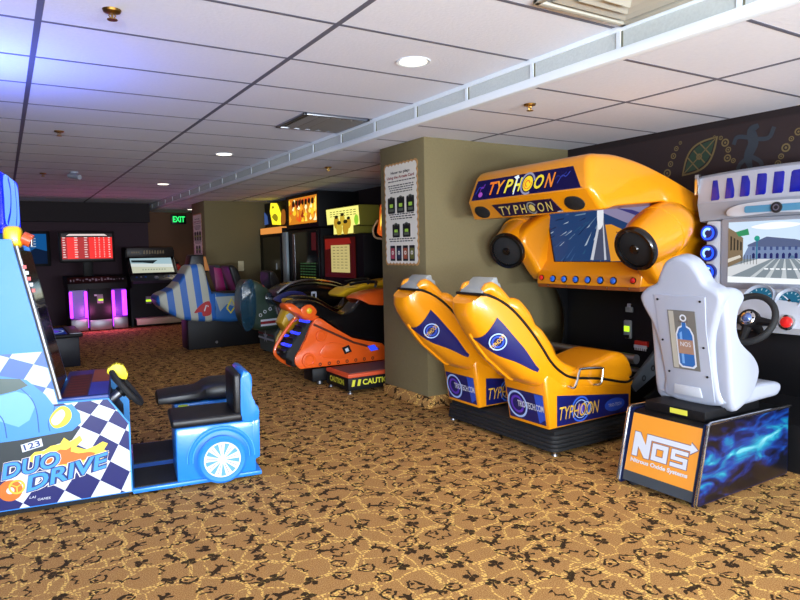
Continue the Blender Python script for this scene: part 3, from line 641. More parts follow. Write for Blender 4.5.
# ================================================================== motion simulator with two amber bucket seats
def swirl(b, fr, cx, cz, r, big=True):
    PB = mat('swirl_blue', '3a6ae0', 0.35); PL = mat('swirl_pale', 'a9c6f6', 0.35); VI = mat('swirl_violet', '5a35b8', 0.35)
    b.ring(fr, cx, cz, r * 0.86, r, PB, 0.002); b.ring(fr, cx, cz, r * 0.66, r * 0.72, PL, 0.0022)
    b.poly(fr, circ(cx, cz, r * .4), VI, 0.0021)
def typhoon():
    t = thing('motion_simulator', 'big amber two-seat motion simulator with an overhanging hood and screen', 'arcade machine', (3.6, 3.42, 0))
    Y0, SW, DY = 2.86, 0.41, 0.70
    # bellows plinth under the seats
    b = MB()
    for k in range(5):
        z = 0.025 + 0.026 * k; i = 0.0 if k < 4 else 0.03
        b.prism(rrect(2.88 + i + 0.004 * k, 3.70 - i, 2.835 + i + 0.003 * k, 3.99 - i, 0.05), XY, z, z + 0.026, RUBBER, 0.009)
    b.box(2.92, 3.68, 2.87, 3.96, 0.02, 0.15, RUBBER); b.build('bellows', t)
    for x, y in ((2.92, 2.87), (2.92, 3.95), (3.66, 2.87), (3.66, 3.95)):
        b = MB(); b.cyl((x, y, 0), (x, y, 0.03), 0.012, CHROME, 10); b.lathe([(0.022, 0), (0.02, 0.008)], (x, y, 0), (0, 0, 1), STEEL, 12); b.build('levelling_foot', t)
    for k in range(2):
        dy = DY * k; y0 = Y0 + dy; y1 = y0 + SW
        # column
        b = MB(); col = [(2.885, .17), (3.655, .17), (3.665, .40), (3.60, .46), (2.86, .56), (2.83, .50)]
        b.prism(col, XZ(y0), -0.004, -(SW - 0.004), YEL, 0.022, 3); sb = b.build('seat_base', t)
        b = MB(); fr = XZ(y0 + 0.004); b.poly(fr, [(2.935, .185), (3.625, .185), (3.625, .305), (2.935, .385)], NAVY, 0.0015)
        swirl(b, fr, 3.15, .27, .085)
        b.text(fr, 'TYPHOON', 3.14, .265, .37, .085, GOLDP, 0.004, shear=.3, rot=0.0); b.ring(fr, 3.20, .268, .040, .045, WHITEP, 0.003)
        b.poly(fr, circ(3.48, .252, .10, .045), BLUEP, 0.0025); b.text(fr, 'TRIO-TECH', 3.48, .252, .13, .022, WHITEP, 0.004)
        b.build('side_print', sb)
        b = MB(); fr = YZ(2.872); n0 = Frame((2.885, 0, .17), (0, -1, 0), (-0.055, 0, 0.33))
        b.poly(n0, [(-(y1 - .03), .02), (-(y0 + .04), .02), (-(y0 + .04), .225), (-(y1 - .03), .225)], NAVY, 0.0018)
        b.ring(n0, -(y0 + .29), .122, .080, .094, mat('swirl_pale', 'a9c6f6', 0.35), 0.003); b.ring(n0, -(y0 + .29), .122, .045, .062, mat('swirl_violet', '5a35b8', 0.35), 0.003); b.poly(n0, [(-(y0 + .10), .022), (-(y0 + .042), .06), (-(y0 + .042), .222), (-(y0 + .12), .222)], BLUEP, 0.0025)
        b.text(n0, 'TRIO-TECH.COM', -(y0 + .165), .13, .24, .045, WHITEP, 0.004, bold=.02); b.build('back_print', sb)
        # bucket shell, lofted from the head to the knee
        yc = y0 + SW / 2
        ST = [(2.418, 1.045, 2.39, 1.035, .090), (2.406, 1.05, 2.325, 1.0, .115), (2.43, 1.048, 2.322, .94, .122), (2.465, 1.036, 2.345, .89, .132), (2.52, 1.01, 2.40, .81, .145), (2.59, .96, 2.465, .725, .16),
              (2.66, .89, 2.53, .65, .175), (2.74, .795, 2.61, .585, .19), (2.81, .70, 2.71, .50, .20), (2.88, .605, 2.84, .44, .205), (2.97, .53, 2.98, .41, .205), (3.08, .482, 3.1, .39, .205), (3.33, .445, 3.33, .37, .205), (3.58, .39, 3.58, .34, .205), (3.665, .405, 3.665, .34, .20)]
        def hull(i, a):
            k = min(int(i), len(ST) - 2); q = i - k; rx, rz, bx_, bz, hw = [ST[k][m_] * (1 - q) + ST[k + 1][m_] * q for m_ in range(5)]
            fl_ = min(1.0, max(0.0, (i - 7) / 3)); ey = .62 * (1 - fl_) + .35 * fl_; ed = .78 * (1 - fl_) + .45 * fl_
            sn = abs(math.sin(a)) ** ed; return Vector((rx + (bx_ - rx) * sn, yc - hw * math.copysign(abs(math.cos(a)) ** ey, math.cos(a)), rz + (bz - rz) * sn))
        secs = [[hull(i, PI * j / 20) for j in range(21)] for i in range(len(ST))]
        b = MB(); b.loft(secs, YEL); sh = b.build('seat_shell', t)
        b = MB()
        edge = [Vector((rx, yc - hw - .003, rz + .003)) for rx, rz, _, _, hw in ST[1:]]; far = [Vector((p.x, 2 * yc - p.y, p.z)) for p in edge]
        b.tube(catmull(far[::-1] + edge, 4), 0.0085, BLACK, 8); b.build('rim_trim', sh)
        b = MB(); g = []; NS, NA = 14, 8     # printed triangle wrapped on the lower near flank
        for i in range(NS + 1):
            u = i / NS; st = 4.3 + 4.0 * u; a0 = .30 + .06 * u; a1 = PI * .50 * (1 - u) + u * (a0 + .12)
            for j in range(NA + 1):
                a_ = a0 + (a1 - a0) * j / NA; p = hull(st, a_); c_ = (hull(st, 0) + hull(st, PI)) / 2
                nrm = (hull(st, a_ + .02) - hull(st, a_ - .02)).cross(hull(st + .05, a_) - hull(st - .05, a_)).normalized()
                if nrm.dot(p - c_) < 0: nrm = -nrm
                g.append(p + nrm * .004)
        b.add(g, [(i * (NA + 1) + j, i * (NA + 1) + j + 1, (i + 1) * (NA + 1) + j + 1, (i + 1) * (NA + 1) + j) for i in range(NS) for j in range(NA)], NAVY, True)
        ca, cs = .78, 5.2; ux = hull(cs, ca - .25) - hull(cs, ca + .25); vx = hull(cs - .6, ca) - hull(cs + .6, ca); fr = Frame(hull(cs, ca), ux, vx)
        if fr.n.y > 0: fr.n = -fr.n
        b.ring(fr, .0, .0, .048, .056, mat('swirl_pale', 'a9c6f6', 0.35), 0.013); b.ring(fr, .0, .0, .028, .040, BLUEP, 0.013)
        b.text(fr, 'TYPHOON', .0, .0, .115, .03, GOLDP, 0.0145, shear=.3, rot=-0.1); b.build('shell_print', sh)
        b = MB(); b.tube([hull(4.0 + .25 * k, PI * .5) - Vector((.002, 0, .002)) for k in range(18)], 0.010, YEL, 8); b.build('shell_flange', sh)
        # padded liner: bolsters with lobes at shoulder, rib and hip, a back pad and the seat pan
        b = MB()
        for sg in (-1, 1):
            path = [(2.425, 1.065, .10), (2.47, 1.085, .105), (2.53, 1.04, .112), (2.585, .99, .12), (2.64, .965, .128), (2.70, .90, .136), (2.755, .825, .142), (2.80, .775, .148), (2.86, .70, .152), (2.93, .60, .155), (3.05, .53, .155), (3.2, .50, .155)]
            rad = [.02, .044, .048, .042, .056, .058, .047, .056, .056, .05, .045, .03]
            pp = catmull([(x, yc + sg * h, z) for x, z, h in path], 3); rr = [rad[min(i // 3, 11)] * (1 - (i % 3) / 3) + rad[min(i // 3 + 1, 11)] * (i % 3) / 3 for i in range(len(pp))]
            b.tube(pp, rr, YEL, 14)
        b.loft([[(x + n_ * .5, yc + q, z + n_ * .6) for q, n_ in ((-h, -.03), (-h * .6, .01), (0, .015), (h * .6, .01), (h, -.03), (0, -.12))] for x, z, h in ((2.42, 1.04, .10), (2.52, 1.01, .11), (2.63, .92, .125), (2.74, .78, .14), (2.85, .63, .15), (2.95, .54, .155), (3.06, .50, .155))], YEL)
        b.pillow(c2([(2.98, .50), (3.10, .535), (3.25, .555), (3.40, .585), (3.52, .605), (3.62, .575), (3.672, .49), (3.66, .40), (3.3, .42), (3.0, .44)], 4), y0 + .004, y1 - .004, .05, YEL); b.build('seat_liner', t)
        b = MB(); hd = [(2.408, 1.058), (2.415, 1.078), (2.51, 1.150), (2.535, 1.150), (2.56, 1.07), (2.51, 1.03), (2.46, 1.035)]
        b.prism(hd, XZ(yc - .105), 0, -.21, GREYP, 0.008, 3)
        b.prism([(2.50, 1.14), (2.585, 1.11), (2.61, 1.03), (2.52, 1.01)], XZ(yc - .075), 0, -.15, GREYP, 0.008, 3); b.build('headrest', t)
        for yy in (y0 - 0.045, y1 + 0.045):
            s = 1 if yy > y1 else -1
            b = MB(); h = [(3.03, yy - s * 0.045, .435), (3.045, yy, .435), (3.085, yy, .53), (3.11, yy, .545), (3.29, yy, .53), (3.305, yy, .515), (3.285, yy, .43), (3.265, yy - s * 0.045, .415)]
            b.tube(catmull(h, 4), 0.0085, CHROME, 8); b.build('grab_handle', t)
    # floor frame joining the seats to the tower
    b = MB(); b.box(3.60, 4.0, 2.90, 3.94, 0.02, 0.10, BLACK)
    b.build('floor_frame', t)
    b = MB(); b.prism([(3.66, .36), (3.72, .30), (4.05, .45), (4.05, .62), (3.98, .60)], XZ(2.875), 0, -0.03, mat('bracket_grey', '3b4046', 0.5), 0.006)
    fr = XZ(2.874)
    for x, z in ((3.80, .39), (3.90, .45), (3.98, .51)): b.ring(fr, x, z, .012, .022, BLACK, 0.002)
    b.build('bracket', t)
    b = MB(); b.cyl((3.78, 2.92, 0.52), (3.78, 3.92, 0.52), 0.035, STEEL, 18); b.cyl((3.84, 2.92, 0.42), (3.84, 3.92, 0.42), 0.028, STEEL, 18); b.build('foot_rail', t)
    # tower behind the seats, far side cheek with a hollowed front edge
    b = MB(); b.box(4.18, 4.59, 2.88, 3.95, 0.02, 1.03, BLACK, 0.006); tw = b.build('tower', t)
    cheek = [(3.80, .02), (4.59, .02), (4.59, 1.05), (3.93, 1.05)] + [tuple(p) for p in catmull([(3.93, 1.05), (4.05, .97), (4.14, .80), (4.155, .62), (4.10, .45), (3.92, .30), (3.80, .25)], 6)][1:]
    for y in (3.951, 2.856):
        b = MB(); b.prism(cheek, XZ(y), 0, -0.022, BLACK); b.build('side_cheek', t)
    def tb(b, x0, x1, y0, y1, z0, z1, m, bev=0.0):   # fittings on the tower's front
        b.box(x0 + .21, x1 + .21, y0 * 1.053, y1 * 1.053, 1.32 + (z0 - 1.32) * 1.053, 1.32 + (z1 - 1.32) * 1.053, m, bev)
    b = MB(); tb(b, 3.950, 3.972, 3.105, 3.175, .63, .77, GREYP, 0.012); tb(b, 3.944, 3.952, 3.118, 3.162, .685, .725, mat('reader_lime', 'b6f02a', 0.3, emit=1.6)); tb(b, 3.935, 3.97, 3.12, 3.16, .635, .66, BLACK, 0.004)
    b.build('card_reader', tw)
    b = MB(); tb(b, 3.955, 3.972, 3.10, 3.16, .83, .87, GREYP, 0.004); tb(b, 3.955, 3.972, 3.12, 3.145, .865, .895, WHITEPL, 0.003); b.build('latch_plate', tw)
    b = MB(); tb(b, 3.945, 3.972, 2.96, 3.07, .585, .625, REDP, 0.004); tb(b, 3.940, 3.947, 2.96, 3.07, .572, .595, WHITEP)
    for k in range(6): tb(b, 3.938, 3.945, 2.965 + .018 * k, 2.973 + .018 * k, .555, .59, WHITEP)
    b.build('warning_plate', tw)
    # screen housing
    b = MB(); b.prism([(3.79, 1.03), (4.59, 1.03), (4.59, 1.68), (3.95, 1.68), (3.88, 1.22), (3.80, 1.12)], XZ(2.90), 0, -1.03, YEL, 0.02, 3); hs = b.build('screen_housing', t)
    s0 = Vector((3.877, 0, 1.19)); su = Vector((0.075, 0, 0.50)).normalized(); fr = Frame(s0, (0, -1, 0), su)
    b = MB(); b.prism([(-3.80, .0), (-3.0, .0), (-2.90, .50), (-3.975, .50)], fr, 0.0, 0.010, BLACK); b.build('screen_surround', hs)
    E1 = lambda n, h, e=0.9: mat('scr_' + n, h, 0.2, emit=e)
    b = MB(); X0, X1, Z1 = -3.955, -2.92, .47; SCB = [(-3.79, .02), (-3.01, .02), (X1, Z1), (X0, Z1)]
    b.poly(fr, SCB, E1('deep', '23406e'), 0.012)
    r0 = random.Random(3)
    cx, cz = -3.36, .40
    for k in range(70):
        a = r0.uniform(PI * 0.75, PI * 1.62); d = r0.uniform(.05, .55); x, z = cx + d * math.cos(a), cz + d * math.sin(a) * .8
        L = r0.uniform(.03, .12)
        q = clip([(x, z), (x + L * math.cos(a) - .012, z + L * math.sin(a)), (x + L * math.cos(a) + .012, z + L * math.sin(a) + .01), (x + .006, z + .012)], SCB)
        if len(q) > 2: b.poly(fr, q, E1(*r0.choice((('navy', '16294f'), ('slate', '6f8aa8'), ('pale', 'aebfd2'), ('steel', '3f6090'), ('teal', '2c5a80'))), 0.8), 0.0125 + 0.0001 * (k % 5))
    pw = [(X1, Z1), (-3.28, Z1), (cx, cz), (-3.10, .30), (X1, .27)]; b.poly(fr, clip(pw, SCB), E1('mauve', '8d86a8'), 0.0172)
    b.poly(fr, clip([(-3.22, .42), (-3.05, .36), (X1, .30), (X1, .345), (-3.08, .40)], SCB), E1('violet', '3c3a78'), 0.0175)
    b.poly(fr, clip([(cx + .03, cz - .10), (-3.22, .02), (X1, .03), (X1, .26), (-3.10, .24), (-3.25, .30)], SCB), E1('amber', 'e59a2c'), 0.0175)
    for k in range(7): b.stroke(fr, [(-3.2 + .03 * k, .24 - .02 * k), (-3.02 + .01 * k, .20 - .02 * k)], .008, E1('rust', '8a4a1c'), 0.0178)
    b.poly(fr, [(cx - .01, cz), (cx + .02, cz), (-3.22, .03), (-3.38, .03)], E1('track', '4a5068'), 0.0182); b.stroke(fr, [(cx + .012, cz), (-3.27, .03)], [.006, .02], E1('rail', 'c8ccd8'), 0.0186); b.stroke(fr, [(cx, cz), (-3.40, .03)], [.02, .03], E1('rail', 'c8ccd8'), 0.0184)
    b.poly(fr, c2([(-3.40, .42), (-3.37, .455), (-3.34, .42), (-3.33, .30), (-3.37, .27)], 4), E1('car', 'dfe4ea', 1.0), 0.019)
    b.build('screen', hs)
    # control strip with buttons
    fr = Frame((3.79, 0, 1.03), (0, -1, 0), (0.01, 0, 0.09))
    for k in range(6):
        y = 3.74 - 0.121 * k; b = MB(); o = fr.p(-y, .042, 0)
        b.lathe([(.029, .0), (.029, .007), (.023, .009)], o, fr.n, BLACK, 18); b.lathe([(.023, .006), (.022, .015), (.017, .019)], o, fr.n, mat('button_blue', '2f6ee0', 0.3, coat=.5), 18); b.build('button', hs, label='blue push button')
    for y in (3.87, 2.965):
        b = MB(); o = fr.p(-y, .048, 0); b.lathe([(.024, 0), (.024, .006)], o, fr.n, BLACK, 18); b.lathe([(.02, .004), (.019, .016), (.013, .021)], o, fr.n, mat('button_red', 'd31f1c', 0.3, coat=.5), 18); b.build('button', hs, label='red push button')
    b = MB(); b.box(3.80, 4.55, 2.91, 3.92, 1.0, 1.035, mat('copper_edge', '8a4a1c', 0.5), 0.004)
    for k in range(5): b.cyl((3.80, 3.0 + .2 * k, 1.018), (3.795, 3.0 + .2 * k, 1.018), .006, STEEL, 8)
    b.build('lower_lip', hs)
    # hood: x-z profile swept across the machine, ends leaning in towards the top
    hp = [(3.152, 1.69), (3.158, 1.73), (3.195, 1.875), (3.225, 1.91), (3.28, 1.928)] + [tuple(p) for p in catmull([(3.28, 1.928), (3.5, 1.93), (3.75, 1.885), (4.0, 1.80), (4.25, 1.69), (4.57, 1.52)], 4)][1:] + [(4.57, 1.45), (3.95, 1.60), (3.85, 1.62), (3.35, 1.575), (3.27, 1.556), (3.235, 1.56), (3.165, 1.672)]
    b = MB(); b.pillow(hp, 2.765, 4.075, .05, YEL, 5, tilt=.28, zref=1.60); hd = b.build('hood', t)
    # marquee on the hood's face and the smaller sign on its lower lip
    fr = Frame((3.156, 0, 1.70), (0, -1, 0), (0.0365, 0, 0.145))
    b = MB(); MQ = lambda n, h, e=.55: mat('mq_' + n, h, .25, emit=e)
    b.prism([(-3.985, .0), (-2.855, .0), (-2.955, .158), (-3.95, .158)], fr, -0.03, 0.003, NAVY)
    b.poly(fr, [(-3.978, .004), (-2.866, .004), (-2.962, .154), (-3.944, .154)], MQ('navy', '19125c', .45), 0.0065)
    for (cx_, h_, r_) in ((-3.89, '3a55e0', .05), (-3.87, 'a03ad0', .025), (-3.03, '4a5ad8', .05), (-3.07, '2f3aa0', .06), (-3.35, '3a2a98', .07)):
        b.stroke(fr, c2([(cx_ - r_, .05), (cx_ - r_ * .3, .10), (cx_ + r_ * .4, .09), (cx_ + r_, .12)], 4, False), .006, MQ(h_, h_), 0.007)
    b.poly(fr, circ(-3.88, .04, .025, .02), MQ('pink', 'c860e8'), 0.0072)
    L = list('TYPH') + ['', 'O', 'N']; xs = [-3.74, -3.655, -3.565, -3.47, 0, -3.255, -3.15]
    for i, ch in enumerate(L):
        if not ch: continue
        h = ('f07a2c', 'f59a2e', 'f6e34a', 'f6f04a', '', 'f7e040', 'f08a34')[i]
        b.text(fr, ch, xs[i] + .004, .075, .098, .110, MQ('shadow', '3a0f2a', .2), 0.0076, shear=.25, bold=.03); b.text(fr, ch, xs[i], .079, .088, .10, MQ('l' + h, h, .9), 0.0084, shear=.25, bold=.02)
    b.ring(fr, -3.365, .077, .06, .074, MQ('grey', 'a9a8c8', .7), 0.009, 0.2, 5.2, sy=1.1); b.poly(fr, circ(-3.365, .077, .05, .056), MQ('sun', 'f7d92a', .95), 0.0086)
    b.ring(fr, -3.365, .077, .016, .026, MQ('lf07a2c', 'f07a2c'), 0.0092, 0, 4.5); b.ring(fr, -3.365, .077, .035, .042, MQ('lf07a2c', 'f07a2c'), 0.0092, 2, 6.5)
    b.stroke(fr, [(-3.50, .01), (-3.475, .15)], .01, MQ('spark', 'e8f6ff', 1.0), 0.0094); b.poly(fr, [(-3.52, .14), (-3.48, .152), (-3.46, .13), (-3.49, .12)], MQ('spark', 'e8f6ff', 1.0), 0.0095)
    b.build('marquee', hd)
    fr = Frame((3.237, 0, 1.562), (0, -1, 0), (-0.07, 0, 0.11))
    b = MB(); b.prism([(-3.70, .008), (-3.09, .008), (-3.15, .112), (-3.76, .112)], fr, -0.02, 0.008, mat('sign_plum', '1c0f38', 0.35)); xs = [-3.66, -3.59, -3.515, -3.44, 0, -3.265, -3.185]
    for i, ch in enumerate(L):
        if ch: b.text(fr, ch, xs[i], .06, .062, .072, mat('sign_gold', 'd8c66a', 0.4), 0.0135, shear=.22, bold=.01)
    b.ring(fr, -3.352, .06, .038, .05, mat('sign_grey', '8c8f8c', 0.4), 0.0135, .4, 5.6); b.poly(fr, circ(-3.352, .06, .028, .028), mat('sign_gold', 'd8c66a', 0.4), 0.0135); b.stroke(fr, [(-3.13, .015), (-3.08, .015)], .006, WHITEP, 0.0135)
    b.build('under_sign', hd)
    for y in (3.91, 2.965):
        b = MB(); b.prism(c2([(-y - .085, .06), (-y - .05, .108), (-y + .04, .105), (-y + .085, .06), (-y + .05, .015), (-y - .04, .015)], 5), fr, -0.02, 0.008, RUBBER, 0.004); b.build('vent_mesh', hd)
    # two jet-shaped speaker pods
    for (y, s) in ((2.785, 1), (4.055, -1)):
        ax = Vector((0.42, 0.0 if s > 0 else 0.17, 0.185)).normalized(); o = Vector((3.575, y, 1.30))
        b = MB(); b.lathe([(.125, .02), (.150, .03), (.162, .10), (.175, .20), (.182, .27), (.189, .275), (.191, .29), (.188, .34), (.175, .40), (.145, .47), (.09, .52), (.02, .54)], o, ax, YEL, 40); pd = b.build('speaker_pod', t)
        b = MB(); b.lathe([(.150, .04), (.157, .02), (.158, .0), (.148, -.014), (.128, -.010), (.122, .01)], o, ax, GLOSSB, 40, caps=False); b.build('speaker_ring', pd)
        b = MB(); b.lathe([(.123, .012), (.09, .004), (.03, .0), (.002, -.002)], o, ax, RUBBER, 32); b.lathe([(.035, -.004), (.03, -.012), (.004, -.015)], o, ax, GLOSSB, 20); b.build('speaker_cone', pd)
    for y in (2.86, 3.98):
        b = MB(); b.pillow(c2([(3.62, 1.42), (3.95, 1.62), (4.5, 1.62), (4.5, 1.16), (3.95, 1.06), (3.84, 1.08), (3.74, 1.20)], 4), y - .08, y + .08, .04, YEL); b.build('side_fairing', t)
typhoon()

# ================================================================== street racing cabinet and its white bucket seat
def flame_print():
    m = bpy.data.materials.new('flame_print'); m.use_nodes = True; nt = m.node_tree; N, L = nt.nodes, nt.links; b = N['Principled BSDF']
    b.inputs['Roughness'].default_value = .3; b.inputs['Coat Weight'].default_value = .4
    tc = N.new('ShaderNodeTexCoord'); mp = N.new('ShaderNodeMapping'); mp.inputs['Rotation'].default_value = (0, .55, 0); mp.inputs['Scale'].default_value = (4.5, 1, 13)
    n = N.new('ShaderNodeTexNoise'); n.inputs['Scale'].default_value = 1.0; n.inputs['Detail'].default_value = 3; n.inputs['Distortion'].default_value = 1.6
    L.new(tc.outputs['Object'], mp.inputs['Vector']); L.new(mp.outputs[0], n.inputs['Vector'])
    sp = N.new('ShaderNodeSeparateXYZ'); L.new(tc.outputs['Object'], sp.inputs[0])   # the print's own bright band climbs from the front corner
    a1 = N.new('ShaderNodeMath'); a1.operation = 'MULTIPLY_ADD'; L.new(sp.outputs[0], a1.inputs[0]); a1.inputs[1].default_value = -.14; a1.inputs[2].default_value = -.36
    a2 = N.new('ShaderNodeMath'); a2.operation = 'ADD'; L.new(sp.outputs[2], a2.inputs[0]); L.new(a1.outputs[0], a2.inputs[1])
    a3 = N.new('ShaderNodeMath'); a3.operation = 'ABSOLUTE'; L.new(a2.outputs[0], a3.inputs[0])
    a4 = N.new('ShaderNodeMath'); a4.operation = 'MULTIPLY_ADD'; L.new(a3.outputs[0], a4.inputs[0]); a4.inputs[1].default_value = -2.3; a4.inputs[2].default_value = .17
    a5 = N.new('ShaderNodeMath'); a5.operation = 'ADD'; L.new(n.outputs['Fac'], a5.inputs[0]); L.new(a4.outputs[0], a5.inputs[1])
    cr = N.new('ShaderNodeValToRGB'); el = cr.color_ramp.elements; el[0].position = .30; el[0].color = lin('04050f'); el[1].position = .92; el[1].color = lin('8cc4c8')
    for p, c in ((.43, '08164a'), (.54, '0e347e'), (.64, '0c6488'), (.74, '1f8a9e')): q = el.new(p); q.color = lin(c)
    L.new(a5.outputs[0], cr.inputs[0]); L.new(cr.outputs[0], b.inputs['Base Color']); return m
def nos():
    t = thing('racing_game', 'white street racing game with bucket seat on an orange-fronted box and blue ring lamps', 'arcade machine', (4.2, 2.08, 0))
    yc, xf = 2.10, 4.10
    SILV = mat('silver_plastic', 'b9bec8', 0.35, coat=.3); SH = mat('silver_shade', '8f95a2', 0.4); BLU = mat('grille_blue', '0b1290', 0.25, coat=.4)
    b = MB(); b.box(xf + .02, 4.58, yc - .52, yc + .52, 0.0, 1.50, BLACK, 0.006); b.build('cabinet_body', t)
    b = MB(); b.prism([(xf - .30, .0), (xf + .1, .0), (xf + .1, .80), (xf - .2, .78), (xf - .22, .62), (xf - .1, .40), (xf - .30, .28)], XZ(yc - .40), 0, -.8, BLACK, 0.004); b.build('pedal_housing', t)
    # arched grille-style header
    def hsec(y):
        k = (y - yc) / .56; f = .045 * (1 - k * k); z0 = 1.575 - .02 * k * k; top = 1.79 + .015 * (1 - k * k)
        return [(xf + .10 - f, y, z0), (xf - .02 - f, y, z0 + .02), (xf - .04 - f, y, z0 + .05), (xf - .02 - f, y, top - .02), (xf + .01 - f, y, top), (4.5, y, top - .03), (4.5, y, z0)]
    b = MB(); ys = [yc - .55 + 1.10 * i / 20 for i in range(21)]; b.loft([hsec(y) for y in ys], WHITEPL); h = b.build('header', t)
    for k in range(9):
        y = yc + .41 - .103 * k; wd = .032 if k < 5 else .036
        kk = (y - yc) / .56; x = xf - .04 - .045 * (1 - kk * kk); z0 = 1.625 - .02 * kk * kk
        fr = Frame((x, y, z0), (0, -1, 0), (0.022, 0, 0.145))
        b = MB(); b.prism([(-wd, 0.0), (wd * .75, 0.0), (wd, .012), (wd, .125), (wd * .75, .135), (-wd, .135)], fr, -.012, .004, BLU, 0.003); b.build('grille_window', h)
    b = MB(); b.box(xf - .045, xf + .0, yc + .545, yc + .575, 1.66, 1.80, CHROME, 0.006); b.build('header_end_cap', h)
    # visor and mirror under the header
    b = MB(); b.loft([[(xf + .05, y, 1.60), (xf - .045 - .03 * (1 - ((y - yc) / .56) ** 2), y, 1.60), (xf - .01, y, 1.48 + .02 * (1 - ((y - yc) / .56) ** 2)), (xf + .05, y, 1.47)] for y in ys], SH); b.build('visor', t)
    b = MB(); b.prism(c2([(-yc - .30, 1.50), (-yc - .28, 1.565), (-yc, 1.585), (-yc + .28, 1.565), (-yc + .30, 1.50), (-yc, 1.512)], 5), YZ(xf - .05), 0, .03, SILV, 0.008)
    b.prism(rrect(-yc - .20, -yc + .16, 1.517, 1.56, .012), YZ(xf - .08), 0, .006, mat('mirror_teal', '4f86a6', 0.2)); b.prism(circ(-yc, 1.54, .034), YZ(xf - .085), 0, .01, RUBBER, .003); b.ring(YZ(xf - .096), -yc, 1.54, .012, .02, STEEL, .001); b.build('mirror', t)
    # screen with a street
    b = MB(); b.prism(rrect(-yc - .40, -yc + .40, 1.02, 1.49, .02), YZ(xf + .02), 0, .03, SH, 0.006); sc = b.build('screen_bezel', t)
    fr = YZ(xf - .012); X0, X1, Z0, Z1 = -yc - .345, -yc + .345, 1.07, 1.465; box = [(X0, Z0), (X1, Z0), (X1, Z1), (X0, Z1)]
    E2 = lambda n, h, e=.95: mat('street_' + n, h, .2, emit=e)
    b = MB(); b.poly(fr, box, E2('sky', 'c9def2', 1.0), .001)
    P = lambda pts, m, l: (lambda q: b.poly(fr, q, m, l) if len(q) > 2 else None)(clip(pts, box))
    b.poly(fr, c2([(X0 + .15, 1.43), (X0 + .3, 1.455), (X0 + .45, 1.44), (X0 + .4, 1.42), (X0 + .25, 1.41)], 4), E2('cloud', 'f4f8fc', 1.0), .0012)
    P([(X0, Z0), (X1, Z0), (X1, 1.225), (X0, 1.225)], E2('road', '8a97a0', .8), .0014)
    P([(X0 + .1, 1.235), (X0 + .14, 1.315), (X0 + .25, 1.345), (X0 + .45, 1.335), (X1 - .05, 1.295), (X1, 1.30), (X1, 1.225), (X0 + .1, 1.225)], E2('palace', '7f93ba', .8), .0016)
    P([(X0 + .13, 1.315), (X0 + .25, 1.365), (X0 + .42, 1.345), (X1 - .1, 1.30), (X1 - .1, 1.292), (X0 + .13, 1.305)], E2('roof', '5f6b90', .8), .0018)
    for k in range(10):
        x = X0 + .16 + .037 * k; P([(x, 1.228), (x + .018, 1.228), (x + .018, 1.256), (x + .009, 1.264), (x, 1.256)], E2('arch', '2b2f6a', .8), .0019); P([(x, 1.28), (x + .016, 1.28), (x + .016, 1.302), (x, 1.302)], E2('pane', '4a5a8c', .8), .0019)
    P([(X0, 1.17), (X0 + .10, 1.215), (X0 + .10, 1.36), (X0 + .05, 1.40), (X0, 1.43)], E2('house', '8a7860', .8), .002); P([(X0, 1.225), (X0 + .08, 1.25), (X0 + .09, 1.235), (X0, 1.20)], E2('awning', 'd8d2c6', .9), .0022)
    for k in range(4): P([(X0 + .015 + .022 * k, 1.28), (X0 + .026 + .022 * k, 1.282), (X0 + .026 + .022 * k, 1.37 - .012 * k), (X0 + .015 + .022 * k, 1.375 - .012 * k)], E2('dark', '3b3a34', .7), .0022)
    P([(X0 + .05, 1.40), (X0 + .13, 1.42), (X0 + .14, 1.38), (X0 + .07, 1.37)], E2('tree', '3c9a6a', .8), .0023)
    P([(X1 - .09, 1.26), (X1, 1.24), (X1, 1.47), (X1 - .04, 1.44)], E2('tower', '8496b4', .8), .0022)
    P([(X0, 1.10), (X0, 1.17), (X0 + .20, 1.225), (X0 + .28, 1.225)], E2('pavement', 'd6dade', .9), .0021)
    P([(X1 - .26, 1.225), (X1 - .18, 1.225), (X1, 1.15), (X1, 1.10)], E2('pavement', 'd6dade', .9), .0021)
    for k in range(5): P([(X0 + .30 + .03 * k, 1.225), (X0 + .306 + .03 * k, 1.225), (X0 + .14 + .12 * k, 1.07), (X0 + .10 + .12 * k, 1.07)], E2('lane', 'c3cbd0', .9), .0023)
    P([(X0, Z0), (X1, Z0), (X1, 1.10), (X0, 1.11)], E2('bonnet', 'eef4f8', 1.0), .0024)
    for k in range(6):
        x = X0 + .09 + .02 * k; b.stroke(fr, [(x, 1.19), (x, 1.25)], .003, E2('dark', '3b3a34', .7), .0025)
    b.stroke(fr, [(X0 + .19, 1.225), (X0 + .19, 1.35)], .008, E2('lamp', '2f7fa0', .8), .0026); b.poly(fr, circ(X0 + .19, 1.355, .018, n=12), E2('lampt', '2fa08c', .9), .0026)
    for x, z, wd in ((X1 - .22, 1.225, .05), (X1 - .30, 1.23, .03), (X1 - .12, 1.225, .04)): P([(x, z), (x + wd, z), (x + wd * .8, z + wd * .5), (x + wd * .2, z + wd * .5)], E2('auto', '5a7a9c', .8), .0026)
    for k in range(9):
        x = X0 + .24 + .035 * k; P([(x, 1.158), (x + .024, 1.158), (x + .024, 1.166), (x, 1.166)], E2('cloud', 'f4f8fc', 1.0), .0027)
    b.build('screen', sc)
    # columns of ring lamps
    RING = mat('ring_glow', '1d4cff', 0.2, emit=2.2); RPALE = mat('ring_pale', '8fc0ff', 0.2, emit=2.0)
